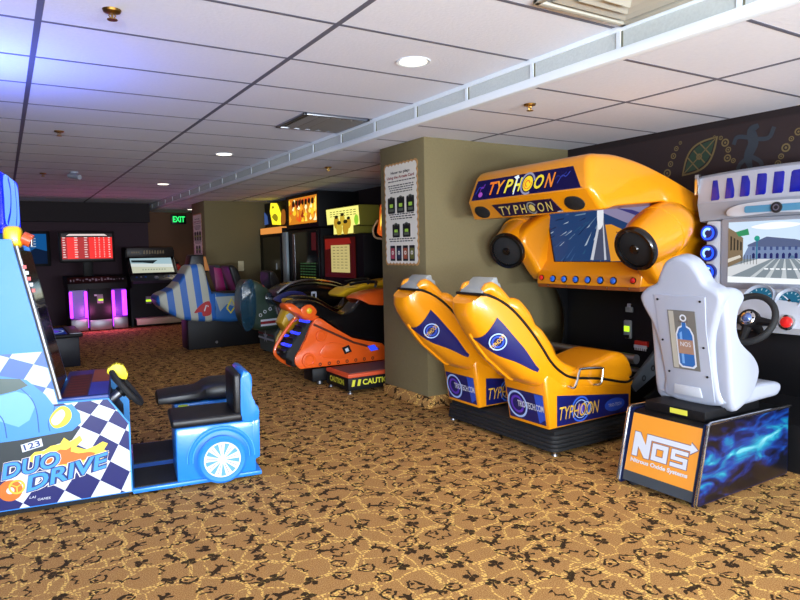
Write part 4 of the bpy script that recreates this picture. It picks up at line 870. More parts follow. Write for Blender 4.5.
    for sgn in (1, -1):
        b = MB(); b.prism(rrect(-(yc + sgn * .455) - .05, -(yc + sgn * .455) + .05, 1.0, 1.48, .015), YZ(xf + .02), 0, .025, SILV, 0.006); lp = b.build('lamp_panel', t)
        for z in (1.40, 1.265, 1.135):
            o = Vector((xf - .005, yc + sgn * .475, z)); b = MB(); b.lathe([(.052, 0), (.058, .012), (.058, .03), (.045, .034)], o, (-1, 0, 0), mat('ring_housing', '14206a', 0.3), 26); rl = b.build('ring_lamp', lp)
            b = MB(); f2 = YZ(o.x - .0345); b.ring(f2, -o.y, o.z, .034, .047, RING, .001); b.ring(f2, -o.y, o.z, .018, .036, RPALE, .0015, 0.9, 4.2, n=16); b.poly(f2, circ(-o.y, o.z, .02, n=16), mat('ring_core', '101a58', .3), .002); b.build('ring_light', rl)
    # dashboard with gauges
    b = MB(); b.loft([[(xf + .05, y, .80), (xf - .30, y, .80), (xf - .34, y, .84), (xf - .31, y, .90), (xf - .10, y, 1.0 + .03 * math.cos((y - yc) * 6)), (xf + .05, y, 1.04)] for y in [yc - .5 + .05 * i for i in range(21)]], SILV); d = b.build('dashboard', t)
    gn = Vector((-.85, 0, .50)).normalized()
    for y, r in ((yc + .05, .080), (yc - .13, .062), (yc - .28, .05)):
        o = Vector((xf - .16, y, .975)); b = MB(); b.lathe([(r + .02, -.06), (r + .02, .02), (r + .012, .032), (r, .02), (r, .0)], o, gn, SH, 30, caps=False); b.lathe([(r, .012), (r, .014)], o, gn, mat('gauge_teal', '2a7ea6', .25, emit=.5), 30); g = b.build('gauge', d)
        f2 = Frame(o + gn * .0145, (0, -1, 0), gn.cross(Vector((0, -1, 0)))); b = MB()
        for k in range(11):
            a = math.radians(225 - 27 * k); b.stroke(f2, [(r * .75 * math.cos(a), r * .75 * math.sin(a)), (r * .93 * math.cos(a), r * .93 * math.sin(a))], .006, mat('gauge_tick', 'bfe6f4', .3, emit=.6), .001)
        b.stroke(f2, [(0, 0), (r * .7 * math.cos(2.5), r * .7 * math.sin(2.5))], .006, WHITEP, .002); b.poly(f2, circ(0, 0, r * .15, n=12), BLACK, .0025); b.poly(f2, circ(0, 0, r * .98), mat('gauge_teal', '2a7ea6', .25, emit=.5), .0004); b.build('dial', g)
    b = MB(); b.lathe([(.045, 0), (.045, .012), (.034, .014)], (xf - .325, yc - .20, .868), (-.9, 0, .35), CHROME, 20); b.lathe([(.034, .012), (.03, .026), (.012, .032)], (xf - .325, yc - .20, .868), (-.9, 0, .35), mat('button_red', 'd31f1c', 0.3, coat=.5), 20); b.build('start_button', d)
    c = Vector((3.68, yc - .03, .885)); nn = Vector((-.88, 0, .48)).normalized(); a1 = Vector((0, 1, 0)); a2 = nn.cross(a1)
    b = MB(); b.tube([c + (a1 * math.cos(x) + a2 * math.sin(x)) * .148 for x in [2 * PI * k / 32 for k in range(32)]], .019, RUBBER, 10, True)
    for x in (0.1, PI - .1, PI / 2): b.tube([c - nn * .015, c + (a1 * math.cos(x) + a2 * math.sin(x)) * .145], [.034, .018], BLACK, 8)
    b.lathe([(.06, -.02), (.058, .012), (.05, .016)], c, nn, BLACK, 24); sw = b.build('steering_wheel', t)
    b = MB(); b.lathe([(.046, .014), (.042, .02), (.03, .024)], c, nn, CHROME, 24); b.lathe([(.028, .024), (.02, .034), (.004, .038)], c, nn, mat('hub_blue', '6a86c8', .15, metal=.7), 20)
    for k in range(6): b.cyl(c + nn * .018 + (a1 * math.cos(k * PI / 3) + a2 * math.sin(k * PI / 3)) * .037, c + nn * .025 + (a1 * math.cos(k * PI / 3) + a2 * math.sin(k * PI / 3)) * .037, .005, BLACK, 8)
    b.build('hub', sw)
    b = MB(); b.cyl(c - nn * .02, c - nn * .2, .035, BLACK, 16); b.build('steering_column', t)

    # seat unit
    s = t
    prof = [(2.872, .028), (3.72, .028), (3.72, .385), (3.66, .41), (2.985, .41), (2.96, .40)]
    b = MB(); b.prism(prof, XZ(1.875), 0, -.43, BLACK, 0.004); bx = b.build('seat_box', s)
    fl = [(2.87, .04), (3.725, .04), (3.725, .39), (2.955, .405)]
    for y, nm in ((1.858, 'x'), (2.305, 'y')):
        b = MB(); b.prism([(2.86, .012), (3.73, .012), (3.73, .40), (2.957, .418)], XZ(y), 0, -.02, mat('flame_navy', '0a1238', .3, coat=.4))
        if nm == 'x':
            b.poly(XZ(y), [(2.868, .018), (3.724, .018), (3.724, .394), (2.96, .41)], flame_print(), .001)
        b.build('side_panel', bx, label='side panel printed with blue flames' if nm == 'x' else None)
        b = MB(); b.tube([(2.868, y - .004 if nm == 'x' else y + .024, .014), (2.857, y - .004 if nm == 'x' else y + .024, .028), (2.955, y - .004 if nm == 'x' else y + .024, .415), (2.975, y - .004 if nm == 'x' else y + .024, .423), (3.735, y - .004 if nm == 'x' else y + .024, .404)], .009, CHROME, 8); b.build('chrome_edge', bx)
    fr = Frame((2.868, 0, .030), (0, -1, 0), (.094, 0, .370)); OR = mat('nos_orange', 'e5962c', .35, coat=.3)
    b = MB(); b.prism([(-2.30, .0), (-1.88, .0), (-1.88, .376), (-2.30, .376)], fr, -.005, .004, mat('kick_grey', '3a4148', .5)); b.poly(fr, [(-2.297, .055), (-1.883, .055), (-1.883, .374), (-2.297, .374)], OR, .0045)
    def letters(lift, g, mt):
        zb, zt = .145 - g, .275 + g
        x = -2.265
        b.poly(fr, [(x - g, zb), (x + .032 + g, zb), (x + .032 + g, .20), (x + .078 - g, zb), (x + .108 + g, zb), (x + .108 + g, zt + .0), (x + .078 - g, zt), (x + .078 - g, .215), (x + .032 + g, zt + .0), (x - g, zt)], mt, lift)
        def bar(x0, x1, z0, z1): return [(x0, z0), (x1, z0), (x1, z1), (x0, z1)]
        for kq, q in enumerate((bar(-2.145, -2.05, .148, .172), bar(-2.145, -2.05, .213, .237), bar(-2.145, -2.119, .148, .237), bar(-2.076, -2.05, .148, .237),
                  bar(-2.03, -1.935, .148, .168), bar(-2.03, -1.935, .183, .202), bar(-2.03, -1.935, .217, .237), bar(-1.958, -1.935, .148, .202), bar(-2.03, -2.007, .183, .237), bar(-2.16, -1.925, .248, .275))):
            cx = sum(p[0] for p in q) / 4; cz = sum(p[1] for p in q) / 4
            b.poly(fr, [(p[0] + math.copysign(g, p[0] - cx), p[1] + math.copysign(g, p[1] - cz)) for p in q], mt, lift + .00006 * (kq + 1))
        b.poly(fr, [(-1.928, .232 - g * 1.6), (-1.888 + g * 1.6, .2615), (-1.928, .291 + g * 1.6)], mt, lift)
    letters(.0055, .0035, mat('nos_outline', '6a5a78', .4)); letters(.0072, 0, WHITEP)
    b.text(fr, 'Nitrous Oxide Systems', -2.095, .118, .345, .030, WHITEP, .006, bold=.035)
    b.build('front_panel', bx, label='orange front panel with white lettering')
    for x, y in ((2.93, 1.90), (2.93, 2.27), (3.66, 1.90), (3.66, 2.27)):
        b = MB(); b.lathe([(.03, 0), (.028, .01), (.012, .014), (.012, .05)], (x, y, 0), (0, 0, 1), RUBBER, 14); b.build('foot', bx)
    b = MB(); b.box(3.0, 3.50, 1.90, 2.26, .41, .465, BLACK, .004); b.box(2.996, 3.002, 2.0, 2.10, .428, .455, mat('label_yellow', 'd9d64a', .4)); b.build('seat_plinth', s)
    # bucket seat
    LN = .19
    out = c2([(2.15, 1.235), (2.075, 1.262), (2.0, 1.235), (1.955, 1.17), (1.93, 1.12), (1.87, 1.085), (1.85, 1.04), (1.88, .95), (1.915, .84), (1.925, .70), (1.915, .56), (1.92, .468), (2.225, .468), (2.235, .60), (2.25, .76), (2.275, .88), (2.325, .98), (2.335, 1.04), (2.29, 1.085), (2.225, 1.115), (2.195, 1.17)], 4)
    fr = Frame((3.0 + 1.25 * LN, 0, 0), (0, -1, 0), (-LN, 0, 1.0)); kz = math.hypot(1, LN)
    b = MB(); b.puff([(-y, z * kz) for y, z in out], fr, -.11, .0, .028, WHITEPL, 5); bk = b.build('seat_back', s)
    b = MB(); pn = [(-2.205, .50), (-1.935, .50), (-1.94, .72), (-1.945, .90), (-1.93, 1.075), (-2.235, 1.075), (-2.225, .8)]
    b.prism(pn, fr, -.002, .006, WHITEPL, .004, 2)
    b.prism([(-2.17, .515), (-2.0, .515), (-2.01, .57), (-2.16, .57)], fr, .004, .013, mat('recess_grey', 'b9bcc4', .5), .003)
    for y, z in ((2.21, 1.05), (1.96, 1.05), (2.205, .82), (1.965, .80), (2.185, .64), (1.96, .64)): b.cyl(fr.p(-y, z, .008), fr.p(-y, z, .013), .006, BLACK, 8)
    b.build('back_cover', bk)
    b = MB(); q = [(-2.155, .665), (-1.995, .665), (-1.995, .995), (-2.155, .995)]
    b.prism(q, fr, .008, .0115, mat('photo_grey', '6c6a66', .4)); b.poly(fr, [(-2.15, .67), (-2.12, .67), (-2.12, .99), (-2.15, .99)], mat('photo_pale', 'a8a59a', .4), .0118)
    BT = mat('bottle_blue', '2a63a8', .3); bc = -2.065
    bot = [(bc - .045, .70), (bc - .03, .685), (bc + .03, .685), (bc + .045, .70), (bc + .045, .86), (bc + .03, .895), (bc + .012, .905), (bc + .012, .93), (bc - .012, .93), (bc - .012, .905), (bc - .03, .895), (bc - .045, .86)]
    b.poly(fr, [(bc + (x - bc) * 1.18, .80 + (z - .80) * 1.08) for x, z in bot], WHITEP, .0122); b.poly(fr, bot, BT, .0127)
    b.poly(fr, [(bc - .03, .70), (bc - .015, .70), (bc - .015, .88), (bc - .03, .87)], mat('bottle_light', '6f9fd8', .3), .0131); b.poly(fr, [(bc - .045, .755), (bc + .045, .755), (bc + .045, .835), (bc - .045, .835)], mat('bottle_label', '9a7a68', .4), .0134); b.text(fr, 'NOS', bc, .81, .06, .025, WHITEP, .0138)
    b.ring(fr, bc, .955, .012, .02, WHITEP, .0131); b.poly(fr, [(bc - .025, .93), (bc + .025, .93), (bc + .02, .945), (bc - .02, .945)], STEEL, .013); b.build('bottle_print', bk)
    wing = c2([(3.075, 1.05), (3.10, .90), (3.125, .75), (3.17, .47), (3.27, .465), (3.36, .52), (3.42, .63), (3.36, .72), (3.22, .81), (3.165, .90), (3.18, 1.0), (3.24, 1.07), (3.18, 1.10), (3.10, 1.095)], 4)
    for y0, y1 in ((1.85, 1.94), (2.22, 2.31)):
        b = MB(); b.pillow(wing, y0, y1, .03, WHITEPL); b.build('side_bolster', s)
    b = MB(); b.pillow(c2([(3.18, .47), (3.55, .465), (3.655, .47), (3.685, .51), (3.66, .545), (3.50, .56), (3.30, .55), (3.20, .58)], 4), 1.87, 2.29, .035, WHITEPL); b.build('seat_cushion', s)
nos()

# ================================================================== notices on the pillars, exit sign, extinguisher
def notice(name, label, y0, y1, z0, z1, big):
    t = thing(name, label, 'poster', (2.958, (y0 + y1) / 2, z0)); fr = YZ(2.9585)
    TAN = mat('poster_tan', 'b98a52', .6); CREAM = mat('poster_cream', 'e6e2d6', .6); INK = mat('poster_ink', '1c1a1e', .6); RED = mat('poster_red', '8c2a20', .6); LIM = mat('poster_lime', 'a8d84a', .6)
    n = 9; m = 14; W, H = y1 - y0, z1 - z0
    def scal(x0, x1, za, zb, r):
        o = []
        for i in range(n): o += [(x0 + (x1 - x0) * (i + q) / n, za - r * math.sin(PI * q)) for q in (0, .25, .5, .75)]
        for i in range(m): o += [(x1 + r * math.sin(PI * q), za + (zb - za) * (i + q) / m) for q in (0, .25, .5, .75)]
        for i in range(n): o += [(x1 - (x1 - x0) * (i + q) / n, zb + r * math.sin(PI * q)) for q in (0, .25, .5, .75)]
        for i in range(m): o += [(x0 - r * math.sin(PI * q), zb - (zb - za) * (i + q) / m) for q in (0, .25, .5, .75)]
        return o
    b = MB(); b.prism(scal(-y1 + .012, -y0 - .012, z0 + .012, z1 - .012, .012), fr, 0, .003, TAN)
    b.poly(fr, scal(-y1 + .028, -y0 - .028, z0 + .028, z1 - .028, .013), CREAM, .0035); b.build('sheet', t)
    b = MB(); xc = -(y0 + y1) / 2; X = lambda f: -y1 + f * W; Z = lambda f: z1 - f * H
    b.text(fr, 'How to play:', X(.50), Z(.10), W * .56, H * .034, INK, .0045, bold=.03); b.text(fr, 'Using the Arcade Card', X(.50), Z(.145), W * .80, H * .036, RED, .0045, bold=.03)
    def lines(f0, k, wd=.74, dz=.022):
        r = random.Random(int(f0 * 1000))
        for i in range(k):
            x = X(.5) - W * wd / 2 * (1 - .06 * i)
            while x < X(.5) + W * wd / 2 * (1 - .06 * i):
                d = r.uniform(.02, .05) * W / .56; b.poly(fr, [(x, Z(f0 + dz * i)), (x + d, Z(f0 + dz * i)), (x + d, Z(f0 + dz * i) + H * .010), (x, Z(f0 + dz * i) + H * .010)], INK, .0045); x += d + .01
    lines(.185, 1); lines(.225, 4); lines(.505, 3, .7); lines(.745, 2, .74)
    def reader(fx, f0, f1, w_=.11):
        b.poly(fr, rrect(X(fx - w_), X(fx + w_), Z(f1), Z(f0), .012), mat('photo_black', '16181a', .5), .0045); b.poly(fr, rrect(X(fx - .05), X(fx + .05), Z(f0 + (f1 - f0) * .62), Z(f0 + (f1 - f0) * .40), .004), LIM, .005)
        b.poly(fr, rrect(X(fx - .07), X(fx + .07), Z(f1 - .02), Z(f1 - .045), .003), mat('photo_dim', '5c6458', .5), .005); b.ring(fr, X(fx), Z(f0 + .03), W * .05, W * .07, mat('photo_dim', '5c6458', .5), .005, .4, 2.7, n=10)
    for fx in (.22, .5, .78): reader(fx, .335, .49)
    for fx in (.35, .66): reader(fx, .595, .725)
    for k, h in enumerate(('b0445a', '2a3550', 'a2543a', '6a6a2e')):
        b.poly(fr, rrect(X(.16 + .19 * k), X(.31 + .19 * k), Z(.955), Z(.805), .006), mat('card_black', '15161c', .5), .0045); b.poly(fr, rrect(X(.18 + .19 * k), X(.29 + .19 * k), Z(.935), Z(.83), .004), mat('card_' + h, h, .5), .005)
        b.ring(fr, X(.235 + .19 * k), Z(.875), .008, .018, CREAM, .0055, n=10)
    b.build('print', t)
notice('instruction_poster', 'cream scalloped instruction poster for the arcade card on the near taupe pillar', 4.44, 4.99, 1.195, 2.09, True)
notice('instruction_poster', 'narrow cream poster on the far pillar, right of the green exit sign', 11.2, 11.78, 1.10, 2.05, False)
t = thing('light_switch', 'pale wall plate on the olive pillar face behind the purple seat', 'wall plate', (3.56, 11.018, 1.117))
b = MB(); b.prism(rrect(3.51, 3.61, 1.03, 1.205, .01), XZ(11.018), 0, .008, mat('switch_cream', 'd8cfa8', .5), .003); b.build('plate', t)
b = MB(); b.prism(rrect(3.545, 3.575, 1.09, 1.145, .004), XZ(11.01), 0, .006, mat('switch_cream', 'd8cfa8', .5)); b.build('toggle', t)
t = thing('exit_sign', 'green glowing exit sign on the brown back wall', 'sign', (3.245, BACK - .03, 2.0))
b = MB(); b.box(3.10, 3.41, BACK - .06, BACK, 1.995, 2.20, mat('exit_black', '0b1a10', .4), .006); b.build('housing', t)
b = MB(); b.text(XZ(BACK - .061), 'EXIT', 3.255, 2.098, .25, .125, mat('exit_green', '2ee870', .3, emit=1.5), .002, bold=.03); b.build('letters', t)
t = thing('fire_extinguisher', 'red fire extinguisher hanging on the back wall under the exit sign', 'fire extinguisher', (3.17, BACK - .1, .72))
EXR = mat('extinguisher_red', 'c81e1a', .3, coat=.5)
b = MB(); b.lathe([(.02, 0), (.075, .01), (.08, .05), (.08, .32), (.06, .38), (.03, .41), (.03, .43)], (3.17, BACK - .1, .72), (0, 0, 1), EXR, 20); b.build('cylinder', t)
b = MB(); b.box(3.12, 3.20, BACK - .12, BACK - .08, 1.14, 1.19, BLACK, .006); b.tube([(3.12, BACK - .1, 1.16), (3.08, BACK - .13, 1.10), (3.075, BACK - .14, .95)], .012, RUBBER, 8); b.build('valve', t)
b = MB(); b.box(3.125, 3.215, BACK - .185, BACK - .178, .86, 1.0, WHITEP); b.build('label_band', t)
b = MB(); b.box(3.15, 3.19, BACK - .03, BACK, .9, 1.05, STEEL); b.build('wall_bracket', t)

# ================================================================== machines along the back wall
t = thing('wall_screen', 'dark framed blue picture screen on the back wall behind the kiddie driving game', 'screen', (.35, BACK - .1, 1.2))
b = MB(); b.box(-.2, .80, BACK - .14, BACK - .06, 1.17, 1.84, BLACK, .01); b.build('frame', t)
b = MB(); fr = XZ(BACK - .141); b.poly(fr, [(-.16, 1.22), (.74, 1.22), (.74, 1.79), (-.16, 1.79)], mat('picture_blue', '0f5a9c', .7, emit=.8), .001); b.poly(fr, [(.2, 1.22), (.74, 1.22), (.74, 1.46), (.55, 1.52), (.3, 1.36)], mat('picture_navy', '0a1e3c', .7, emit=.8), .0015)
for k in range(4): b.stroke(fr, [(.47, 1.70 - .05 * k), (.56, 1.70 - .05 * k)], .014, mat('picture_white', 'cfe0ea', .3, emit=.7), .002)
b.build('picture', t)

t = thing('lit_cabinet', 'low black cabinet with purple light tubes under the red scoreboard', 'arcade machine', (1.42, 12.9, 0)); Y = 12.55
PUR = mat('purple_tube', 'b038ff', .2, emit=3.0); PSOFT = mat('purple_panel', '5a1c96', .3)  # purple base colour paints the tubes' glow onto recess panels and step tops
b = MB(); b.box(.96, 1.90, Y + .12, 13.5, .02, .80, BLACK, .006); b.build('body', t)
b = MB(); b.prism([(Y - .02, .76), (13.5, .80), (13.5, .98), (Y + .1, .97), (Y - .02, .86)], Frame((0, 0, 0), (0, 1, 0), (0, 0, 1)), .94, 1.92, BLACK, .008); tp = b.build('control_top', t)
b = MB(); fr = Frame((0, Y - .02, .86), (1, 0, 0), (0, .12, .11)); r2 = random.Random(4)
for k in range(18):
    x = .99 + .05 * k; b.poly(fr, rrect(x, x + r2.uniform(.012, .04), .05 + r2.uniform(0, .05), .09 + r2.uniform(0, .05), .004), mat('legend_grey', 'a8a4b0', .5), .001)
b.build('control_print', tp)
b = MB(); b.box(1.27, 1.63, Y, Y + .2, .20, .77, BLACK, .008); cc = b.build('centre_column', t)
b = MB(); b.box(1.27, 1.63, Y - .01, Y + .2, .02, .20, STEEL, .004); b.build('kick_plate', t)
b = MB(); b.box(1.40, 1.50, Y - .012, Y, .50, .66, GREYP, .006); b.box(1.42, 1.50, Y - .018, Y - .011, .545, .575, mat('reader_lime', 'b6f02a', 0.3, emit=1.6)); b.box(1.36, 1.44, Y - .008, Y, .63, .66, WHITEP); b.build('card_reader', cc)
for x0, x1 in ((.97, 1.24), (1.66, 1.90)):
    b = MB(); b.box(x0, x1, Y + .02, Y + .12, .02, .22, STEEL, .004); b.box(x0, x1, Y + .02, Y + .12, .22, .25, PSOFT, .004); b.build('step', t)
    b = MB(); b.box(x0, x1, Y + .10, Y + .118, .25, .74, PSOFT); b.build('recess_panel', t)
for x in (.985, 1.225, 1.675, 1.86):
    b = MB(); wd = .025 if x < 1.8 else .04; b.box(x - wd, x + wd, Y + .03, Y + .06, .25 if x in (.985, 1.86) else .06, .72, PUR, .01); b.build('light_tube', t)
for x in (1.23, 1.67):
    l = bpy.data.lights.new('tube_glow', 'POINT'); l.energy = 6; l.color = (.95, .16, .6); l.shadow_soft_size = .1
    o = bpy.data.objects.new('tube_glow', l); COL.objects.link(o); o.location = (x - 1.42, Y - .12 - 12.9, .35); o.parent = t
t = thing('scoreboard_screen', 'red glowing scoreboard screen on a post above the purple-lit cabinet', 'screen', (1.33, 12.95, 0.98))
b = MB(); b.box(1.25, 1.41, 12.97, 13.03, .98, 1.5, BLACK, .006); b.build('post', t)
b = MB(); b.box(.87, 1.79, 12.9, 12.97, 1.235, 1.79, BLACK, .012); b.build('housing', t)
b = MB(); fr = XZ(12.899); SR = lambda n, h, e: mat('score_' + n, h, .3, emit=e); b.poly(fr, [(.91, 1.27), (1.75, 1.27), (1.75, 1.755), (.91, 1.755)], SR('black', '1a0508', .6), .001); b.poly(fr, [(.915, 1.30), (1.745, 1.30), (1.745, 1.69), (.915, 1.69)], SR('red', 'e01a14', 1.3), .0015)
for x0, x1 in ((.915, 1.0), (1.17, 1.36)): b.poly(fr, [(x0, 1.30), (x1, 1.30), (x1, 1.69), (x0, 1.69)], SR('wine', 'a81414', 1.1), .0018)
b.poly(fr, [(.99, 1.715), (1.67, 1.715), (1.62, 1.748), (1.04, 1.748)], SR('white', 'f2e0dc', .9), .002)
for r_ in range(9):
    z = 1.672 - .043 * r_
    for x, wd in ((.93, .05), (1.12, .06), (1.28, .06), (1.45, .02), (1.52, .02), (1.60, .02), (1.68, .035)):
        w2 = wd * (0.7 + .3 * ((r_ * 7 + int(x * 100)) % 5) / 5); b.poly(fr, [(x, z), (x + w2, z), (x + w2, z + .016), (x, z + .016)], SR('white', 'f2e0dc', .9), .002)
b.build('display', t)

t = thing('golf_cabinet', 'upright black arcade cabinet with a pale seascape screen in the far corner', 'arcade machine', (2.42, 13.1, 0)); x0, x1, Y = 2.0, 2.90, 12.75
side = [(Y + .05, 0), (13.6, 0), (13.6, 1.50), (Y + .55, 1.50), (Y + .38, 1.44), (Y + .40, 1.30), (Y + .08, .97), (Y - .08, .86), (Y - .06, .78), (Y + .10, .72)]
FY = Frame((0, 0, 0), (0, 1, 0), (0, 0, 1))
for x in (x0, x1 - .03):
    b = MB(); b.prism(side, FY, x, x + .03, BLACK, .004); b.build('side_panel', t)
b = MB(); b.prism([(Y + .12, 0.02), (13.58, .02), (13.58, 1.30), (Y + .42, 1.30), (Y + .12, .95)], FY, x0 + .03, x1 - .03, BLACK); b.build('body', t)
b = MB(); b.box(x0 + .02, x1 - .02, Y + .36, 13.5, 1.31, 1.49, mat('marquee_dark', '2a211c', .4), .006); mq = b.build('marquee_box', t)
b = MB(); fr = XZ(Y + .359); r2 = random.Random(9)
for k in range(12): b.poly(fr, [(x0 + .12 + .05 * k, 1.36 + r2.uniform(0, .02)), (x0 + .155 + .05 * k, 1.37), (x0 + .15 + .05 * k, 1.44), (x0 + .125 + .05 * k, 1.42 + r2.uniform(0, .02))] if k > 3 else [(x0 + .1 + .04 * k, 1.385), (x0 + .13 + .04 * k, 1.385), (x0 + .13 + .04 * k, 1.415), (x0 + .1 + .04 * k, 1.415)], mat('marquee_gold', '8c7a58', .4), .001)
b.build('marquee_print', mq)
fr = Frame((0, Y + .09, .985), (1, 0, 0), (0, .31, .31)); L_ = .438
b = MB(); b.prism([(x0 + .03, 0), (x1 - .03, 0), (x1 - .03, L_), (x0 + .03, L_)], fr, -.01, .004, GLOSSB); sc = b.build('screen_bezel', t)
G = lambda n, h, e=.85: mat('sea_' + n, h, .3, emit=e); xa, xb = x0 + .07, x1 - .07
b = MB(); b.poly(fr, [(xa, .03), (xb, .03), (xb, .42), (xa, .42)], G('sky', 'a9c8d2'), .005); b.poly(fr, [(xa, .03), (xb, .03), (xb, .16), (xa, .20)], G('sand', 'cfd3bc'), .0055); b.poly(fr, [(xa, .20), (xb, .16), (xb, .25), (xa, .28)], G('foam', 'dfe8e4'), .0055)
b.poly(fr, [(xa + .02, .37), (xa + .50, .36), (xa + .40, .27), (xa + .22, .30), (xa + .02, .31)], G('dark', '26363c', .5), .006)
for k in range(9): b.poly(fr, [(xa + .18 + .05 * k, .10), (xa + .21 + .05 * k, .10), (xa + .2 + .05 * k, .135)], G('dot', '7a8a78'), .006)
b.build('screen', sc)
fr = Frame((0, Y - .08, .862), (1, 0, 0), (0, .16, .10)); b = MB(); b.prism([(x0, 0), (x1, 0), (x1, .20), (x0, .20)], fr, -.06, .004, mat('panel_slate', '2e3a42', .4), .006); cp = b.build('control_panel', t)
b = MB(); b.ball(fr.p((x0 + x1) / 2 + .02, .09, .01), .045, .045, .03, WHITEPL, 14); b.build('trackball', cp)
for k, x in enumerate((.12, .2, .28, .62, .70, .78)):
    b = MB(); b.lathe([(.018, 0), (.016, .012), (.004, .014)], fr.p(x0 + x, .12, .003), fr.n, WHITEPL if k % 2 else mat('button_blue', '2f6ee0', .3), 12); b.build('button', cp)
b = MB(); b.box(x0 + .28, x0 + .38, Y + .10, Y + .13, .42, .56, GREYP, .006); b.box(x0 + .28, x0 + .38, Y + .094, Y + .104, .46, .495, mat('reader_lime', 'b6f02a', 0.3, emit=1.6)); b.build('card_reader', t)
b = MB(); b.box(x0 + .05, x1 + .02, Y - .14, Y + .12, .02, .15, BLACK, .008); b.box(x0 + .06, x1, Y - .146, Y + .12, .045, .16, mat('step_cream', 'cfc8a8', .4), .004); b.build('foot_step', t)

t = thing('cocktail_table', 'low black table game with a glossy blue-violet top beside the kiddie driver', 'arcade machine', (.40, 9.05, 0))
b = MB(); b.box(.02, .74, 8.62, 9.5, .0, .36, mat('table_navy', '0c1426', .45), .01); b.build('body', t)
b = MB(); b.box(-.02, .78, 8.58, 9.54, .36, .40, BLACK, .008); tp = b.build('table_top', t)
b = MB(); fr = Frame((0, 0, .40), (1, 0, 0), (0, 1, 0)); TB = lambda n, h, e: mat('top_' + n, h, .12, emit=e); b.poly(fr, [(.02, 8.66), (.62, 8.66), (.62, 9.46), (.02, 9.46)], TB('blue', '16348c', .5), .001); b.poly(fr, circ(.34, 9.06, .22, .26), TB('violet', '5a3ad0', .8), .0015); b.poly(fr, circ(.34, 9.06, .12, .15), TB('pale', '3a58d8', .8), .002)
b.ring(fr, .34, 9.06, .25, .27, TB('line', '9ab0e8', .7), .002, sy=1.15); b.build('glass_print', tp)
b = MB(); b.box(.64, .77, 8.60, 9.52, .40, .412, STEEL, .004); b.build('metal_edge', tp)

# ================================================================== tall header cabinets down the right wall
def fire_sign(b, fr, x0, x1, z0, z1, cols, seed, n=26, e=1.25):
    r = random.Random(seed)
    for k in range(n):
        x = r.uniform(x0, x1); z = r.uniform(z0, z1); wd = r.uniform(.04, .12) * (x1 - x0) / .8; h = r.uniform(.05, .16)
        q = clip(c2([(x - wd / 2, z), (x, z - h * .3), (x + wd / 2, z), (x + wd * .2, z + h * .5), (x + wd * .1, z + h), (x - wd * .2, z + h * .4)], 3), [(x0, z0), (x1, z0), (x1, z1), (x0, z1)])
        hcol = r.choice(cols)
        if len(q) > 2: b.poly(fr, q, mat('fire_' + hcol, hcol, .3, emit=e), .0015 + .0001 * k)
def tall(name, label, y0, y1, xf, hz0, hz1):
    t = thing(name, label, 'arcade machine', ((xf + 4.59) / 2, (y0 + y1) / 2, 0))
    b = MB(); b.box(xf + .05, 4.59, y0, y1, 0, hz0 - .06, BLACK, .006); b.build('cabinet_body', t)
    return t
# first from the far pillar: yellow standing figure over an orange strip
t = tall('lit_game', 'tall dark game headed by a yellow upright figure over an orange strip', 9.86, 10.98, 3.86, 1.80, 2.18)
b = MB(); b.box(4.0, 4.59, 9.9, 10.94, 1.74, 2.2, BLACK, .01); h = b.build('header_box', t)
fr = YZ(3.99); b = MB(); b.prism([(-10.50, 1.82), (-10.14, 1.80), (-10.12, 1.98), (-10.24, 2.12), (-10.30, 2.17), (-10.55, 2.19), (-10.60, 2.05)], fr, 0, .02, mat('figure_yellow', 'f2e02a', .3, emit=1.49), .004)
b.poly(fr, c2([(-10.5, 1.95), (-10.35, 2.0), (-10.22, 1.93), (-10.3, 1.86)], 3), mat('figure_olive', 'a8981a', .3, emit=.8), .022); b.poly(fr, [(-10.5, 2.09), (-10.38, 2.09), (-10.4, 2.13), (-10.48, 2.13)], mat('figure_olive', 'a8981a', .3, emit=.8), .022); b.build('figure', h)
b = MB(); b.prism([(-10.90, 1.83), (-10.74, 1.84), (-10.78, 1.98), (-10.90, 2.05)], fr, 0, .012, mat('figure_blue', '4a6ab0', .3, emit=.6)); b.build('side_figure', h)
b = MB(); b.prism(c2([(-10.12, 1.82), (-9.96, 1.82), (-9.94, 2.0), (-10.02, 2.05), (-10.10, 1.98)], 3), fr, 0, .012, mat('figure_rust', 'c07028', .3, emit=.6)); b.build('side_figure', h)
b = MB(); b.box(3.90, 4.0, 9.92, 10.92, 1.66, 1.765, mat('strip_orange', 'f09a48', .3, emit=.9), .01); b.build('light_strip', t)
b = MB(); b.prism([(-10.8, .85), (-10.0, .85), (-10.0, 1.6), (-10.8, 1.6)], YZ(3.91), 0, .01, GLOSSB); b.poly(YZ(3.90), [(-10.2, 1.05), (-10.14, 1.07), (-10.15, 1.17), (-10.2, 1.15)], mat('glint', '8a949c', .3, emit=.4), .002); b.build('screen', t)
# second: flame header above a dark glass screen
t = tall('flame_game', 'tall black game with a glowing flame header and dark glass screen', 8.42, 9.80, 3.86, 1.74, 2.2)
b = MB(); b.box(3.92, 4.59, 8.5, 9.74, 1.70, 2.22, BLACK, .01); h = b.build('header_box', t)
b = MB(); fr = YZ(3.919); b.poly(fr, [(-9.62, 1.77), (-8.56, 1.77), (-8.54, 2.17), (-9.60, 2.17)], mat('fire_ground', 'c8781e', .3, emit=1.22), .001)
fire_sign(b, fr, -9.6, -8.56, 1.80, 2.15, ('f2c32e', 'f5dc5a', 'd8541a', '8a2a14', 'f0a028', 'faf0b0'), 11, 40)
for k in range(7): b.poly(fr, c2([(-9.45 + .12 * k, 2.06 + .02 * (k % 2)), (-9.38 + .12 * k, 2.05), (-9.36 + .12 * k, 2.12), (-9.43 + .12 * k, 2.13)], 3), mat('fire_dark', '3a2a1a', .4), .007)
b.build('header_face', h)
